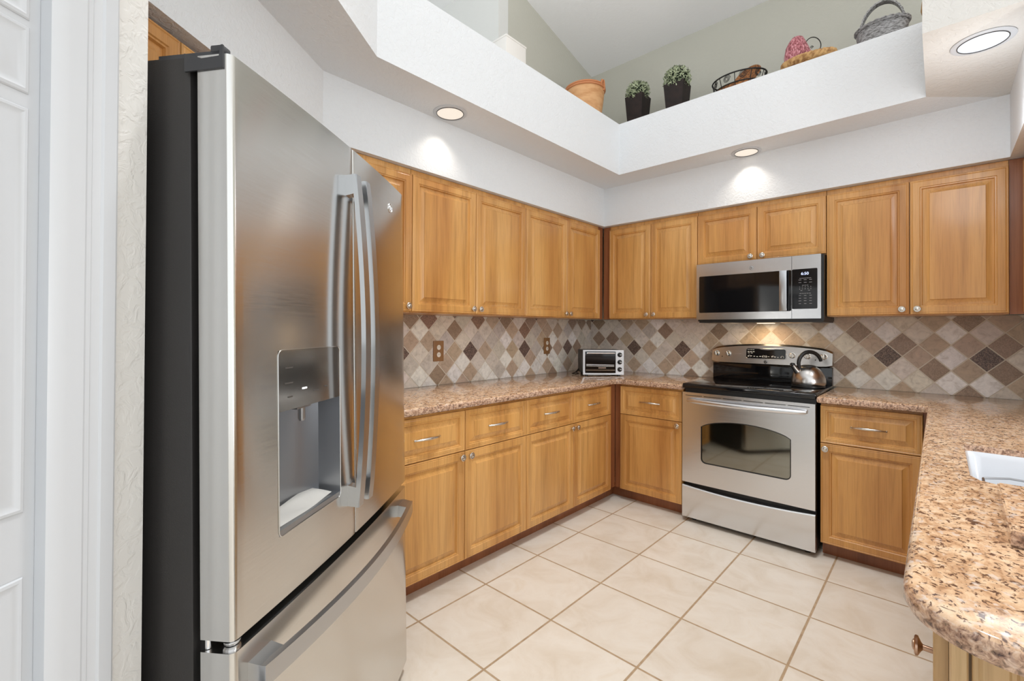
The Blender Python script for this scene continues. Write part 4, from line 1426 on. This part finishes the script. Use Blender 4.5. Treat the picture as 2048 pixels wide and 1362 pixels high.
bt = thing('braided_basket', 'long low golden braided bread basket under the pink ornament', 'basket', (1.829, -0.460, ZL), R(3))
b = MB()
for k3 in range(3):
    path = []
    for i in range(90):
        a = 2 * math.pi * i / 90
        ph = 11 * a + k3 * 2 * math.pi / 3
        rr_ = 1.0 + 0.14 * math.cos(ph)
        path.append((0.118 * rr_ * math.cos(a), 0.052 * rr_ * math.sin(a), 0.074 + 0.013 * math.sin(ph)))
    b.tube(path, 0.0135, 8, closed=True)
b.build('braided_rim', M['braid'], bt, 50)
b = MB()
b.lathe([(0.08, 0.0), (0.105, 0.03), (0.118, 0.072), (0.110, 0.072), (0.09, 0.02)], (0, 0, 0), 'Z', 32, True, True, 1.0, 0.46)
b.build('bowl', M['braid'], bt, 40)

gd = thing('ceramic_ornament', 'pink speckled bell shaped ornament with a curled wire handle', 'ornament', (1.752, -0.310, ZL), R(40))
b = MB()
b.lathe([(0.060, 0.0), (0.078, 0.02), (0.086, 0.07), (0.084, 0.13), (0.077, 0.19), (0.062, 0.245), (0.045, 0.285), (0.030, 0.312), (0.012, 0.322)], (0, 0, 0), 'Z', 30)
for v in b.bm.verts:
    v.co.x *= 1.08
    v.co.y *= 0.8
    v.co.x += 0.012 * math.sin(v.co.z * 18)
b.build('body', M['gourd'], gd, 40)
b = MB()
path = []
for k in range(17):
    a = R(150 - 230 * k / 16)
    path.append((0.088 + 0.048 * math.cos(a), 0, 0.262 + 0.052 * math.sin(a)))
path = [(0.030, 0, 0.270)] + path + [(0.075, 0, 0.185)]
b.tube(path, 0.0028, 7)
for cx, cz in ((0.080, 0.250), (0.098, 0.205), (0.112, 0.190)):
    b.tube([(cx + 0.010 * (1 - q / 18) * math.cos(q * 0.6), 0, cz + 0.010 * (1 - q / 18) * math.sin(q * 0.6)) for q in range(16)], 0.0017, 5)
b.build('wire_handle', M['wire_dark'], gd, 40)

gb = thing('wicker_basket', 'grey wicker basket with a tall arched handle', 'basket', (2.165, -0.320, ZL), R(0))
b = MB()
AX, AY = 0.119, 0.090
nu, nz = 64, 26
rings = []
for j in range(nz + 1):
    u = j / nz
    s = 0.80 + 0.20 * u
    z = 0.19 * u
    ring = []
    for i in range(nu):
        a = 2 * math.pi * i / nu
        st = math.floor(i / 4)
        ripple = 1 + 0.016 * math.sin(u * nz * math.pi + st * math.pi) + (0.02 if i % 8 == 0 else 0)
        ring.append((AX * s * ripple * math.cos(a), AY * s * ripple * math.sin(a), z))
    rings.append(ring)
b.loops(rings, True, True, False)
b.build('woven_body', M['wicker_grey'], gb, 60)
b = MB()
for k2 in range(2):
    b.tube([(AX * 1.03 * math.cos(a), AY * 1.03 * math.sin(a), 0.190 + 0.006 * math.sin(12 * a + k2 * math.pi)) for a in [2 * math.pi * k / 72 for k in range(72)]], 0.0065, 6, closed=True)
b.build('rim', M['wicker_grey'], gb, 60)
b = MB()
rings = []
for k in range(33):
    a = R(180 - 180 * k / 32)
    cx, cz = 0.098 * math.cos(a), 0.185 + 0.148 * math.sin(a)
    rip = 0.0016 * (1 if k % 2 else -1)
    nx, nz_ = math.cos(a), math.sin(a)
    rings.append([(cx + nx * (0.004 + rip), -0.020, cz + nz_ * (0.004 + rip)), (cx + nx * (0.007 + rip), 0.0, cz + nz_ * (0.007 + rip)), (cx + nx * (0.004 + rip), 0.020, cz + nz_ * (0.004 + rip)), (cx - nx * 0.004, 0.020, cz - nz_ * 0.004), (cx - nx * 0.004, -0.020, cz - nz_ * 0.004)])
b.loops(rings, True, True, True)
b.build('arched_handle', M['wicker_grey'], gb, 0)

# brown knotted ornament at the far end of the ledge
b = MB()
b.lathe([(0.03, 0.0), (0.06, 0.03), (0.072, 0.09), (0.060, 0.15), (0.075, 0.21), (0.07, 0.26), (0.03, 0.30)], (0, 0, 0), 'Z', 24)
o = b.build('brown_jar', M['braid'], None, 40)
o.location = (2.405, -0.30, ZL)
tag(o, 'brown jar half hidden by the right soffit', 'jar')

# white box on the left ledge
wbx = thing('white_box', 'plain white box standing on the left ledge', 'box', (0.455, -1.630, ZL), R(0))
MB().box(-0.075, 0.055, -0.10, 0.085, 0.0, 0.212, 0.005).build('body', M['white_box'], wbx, 30)
MB().box(-0.078, 0.058, -0.103, 0.088, 0.206, 0.220, 0.004).build('lid', M['white_box'], wbx, 30)
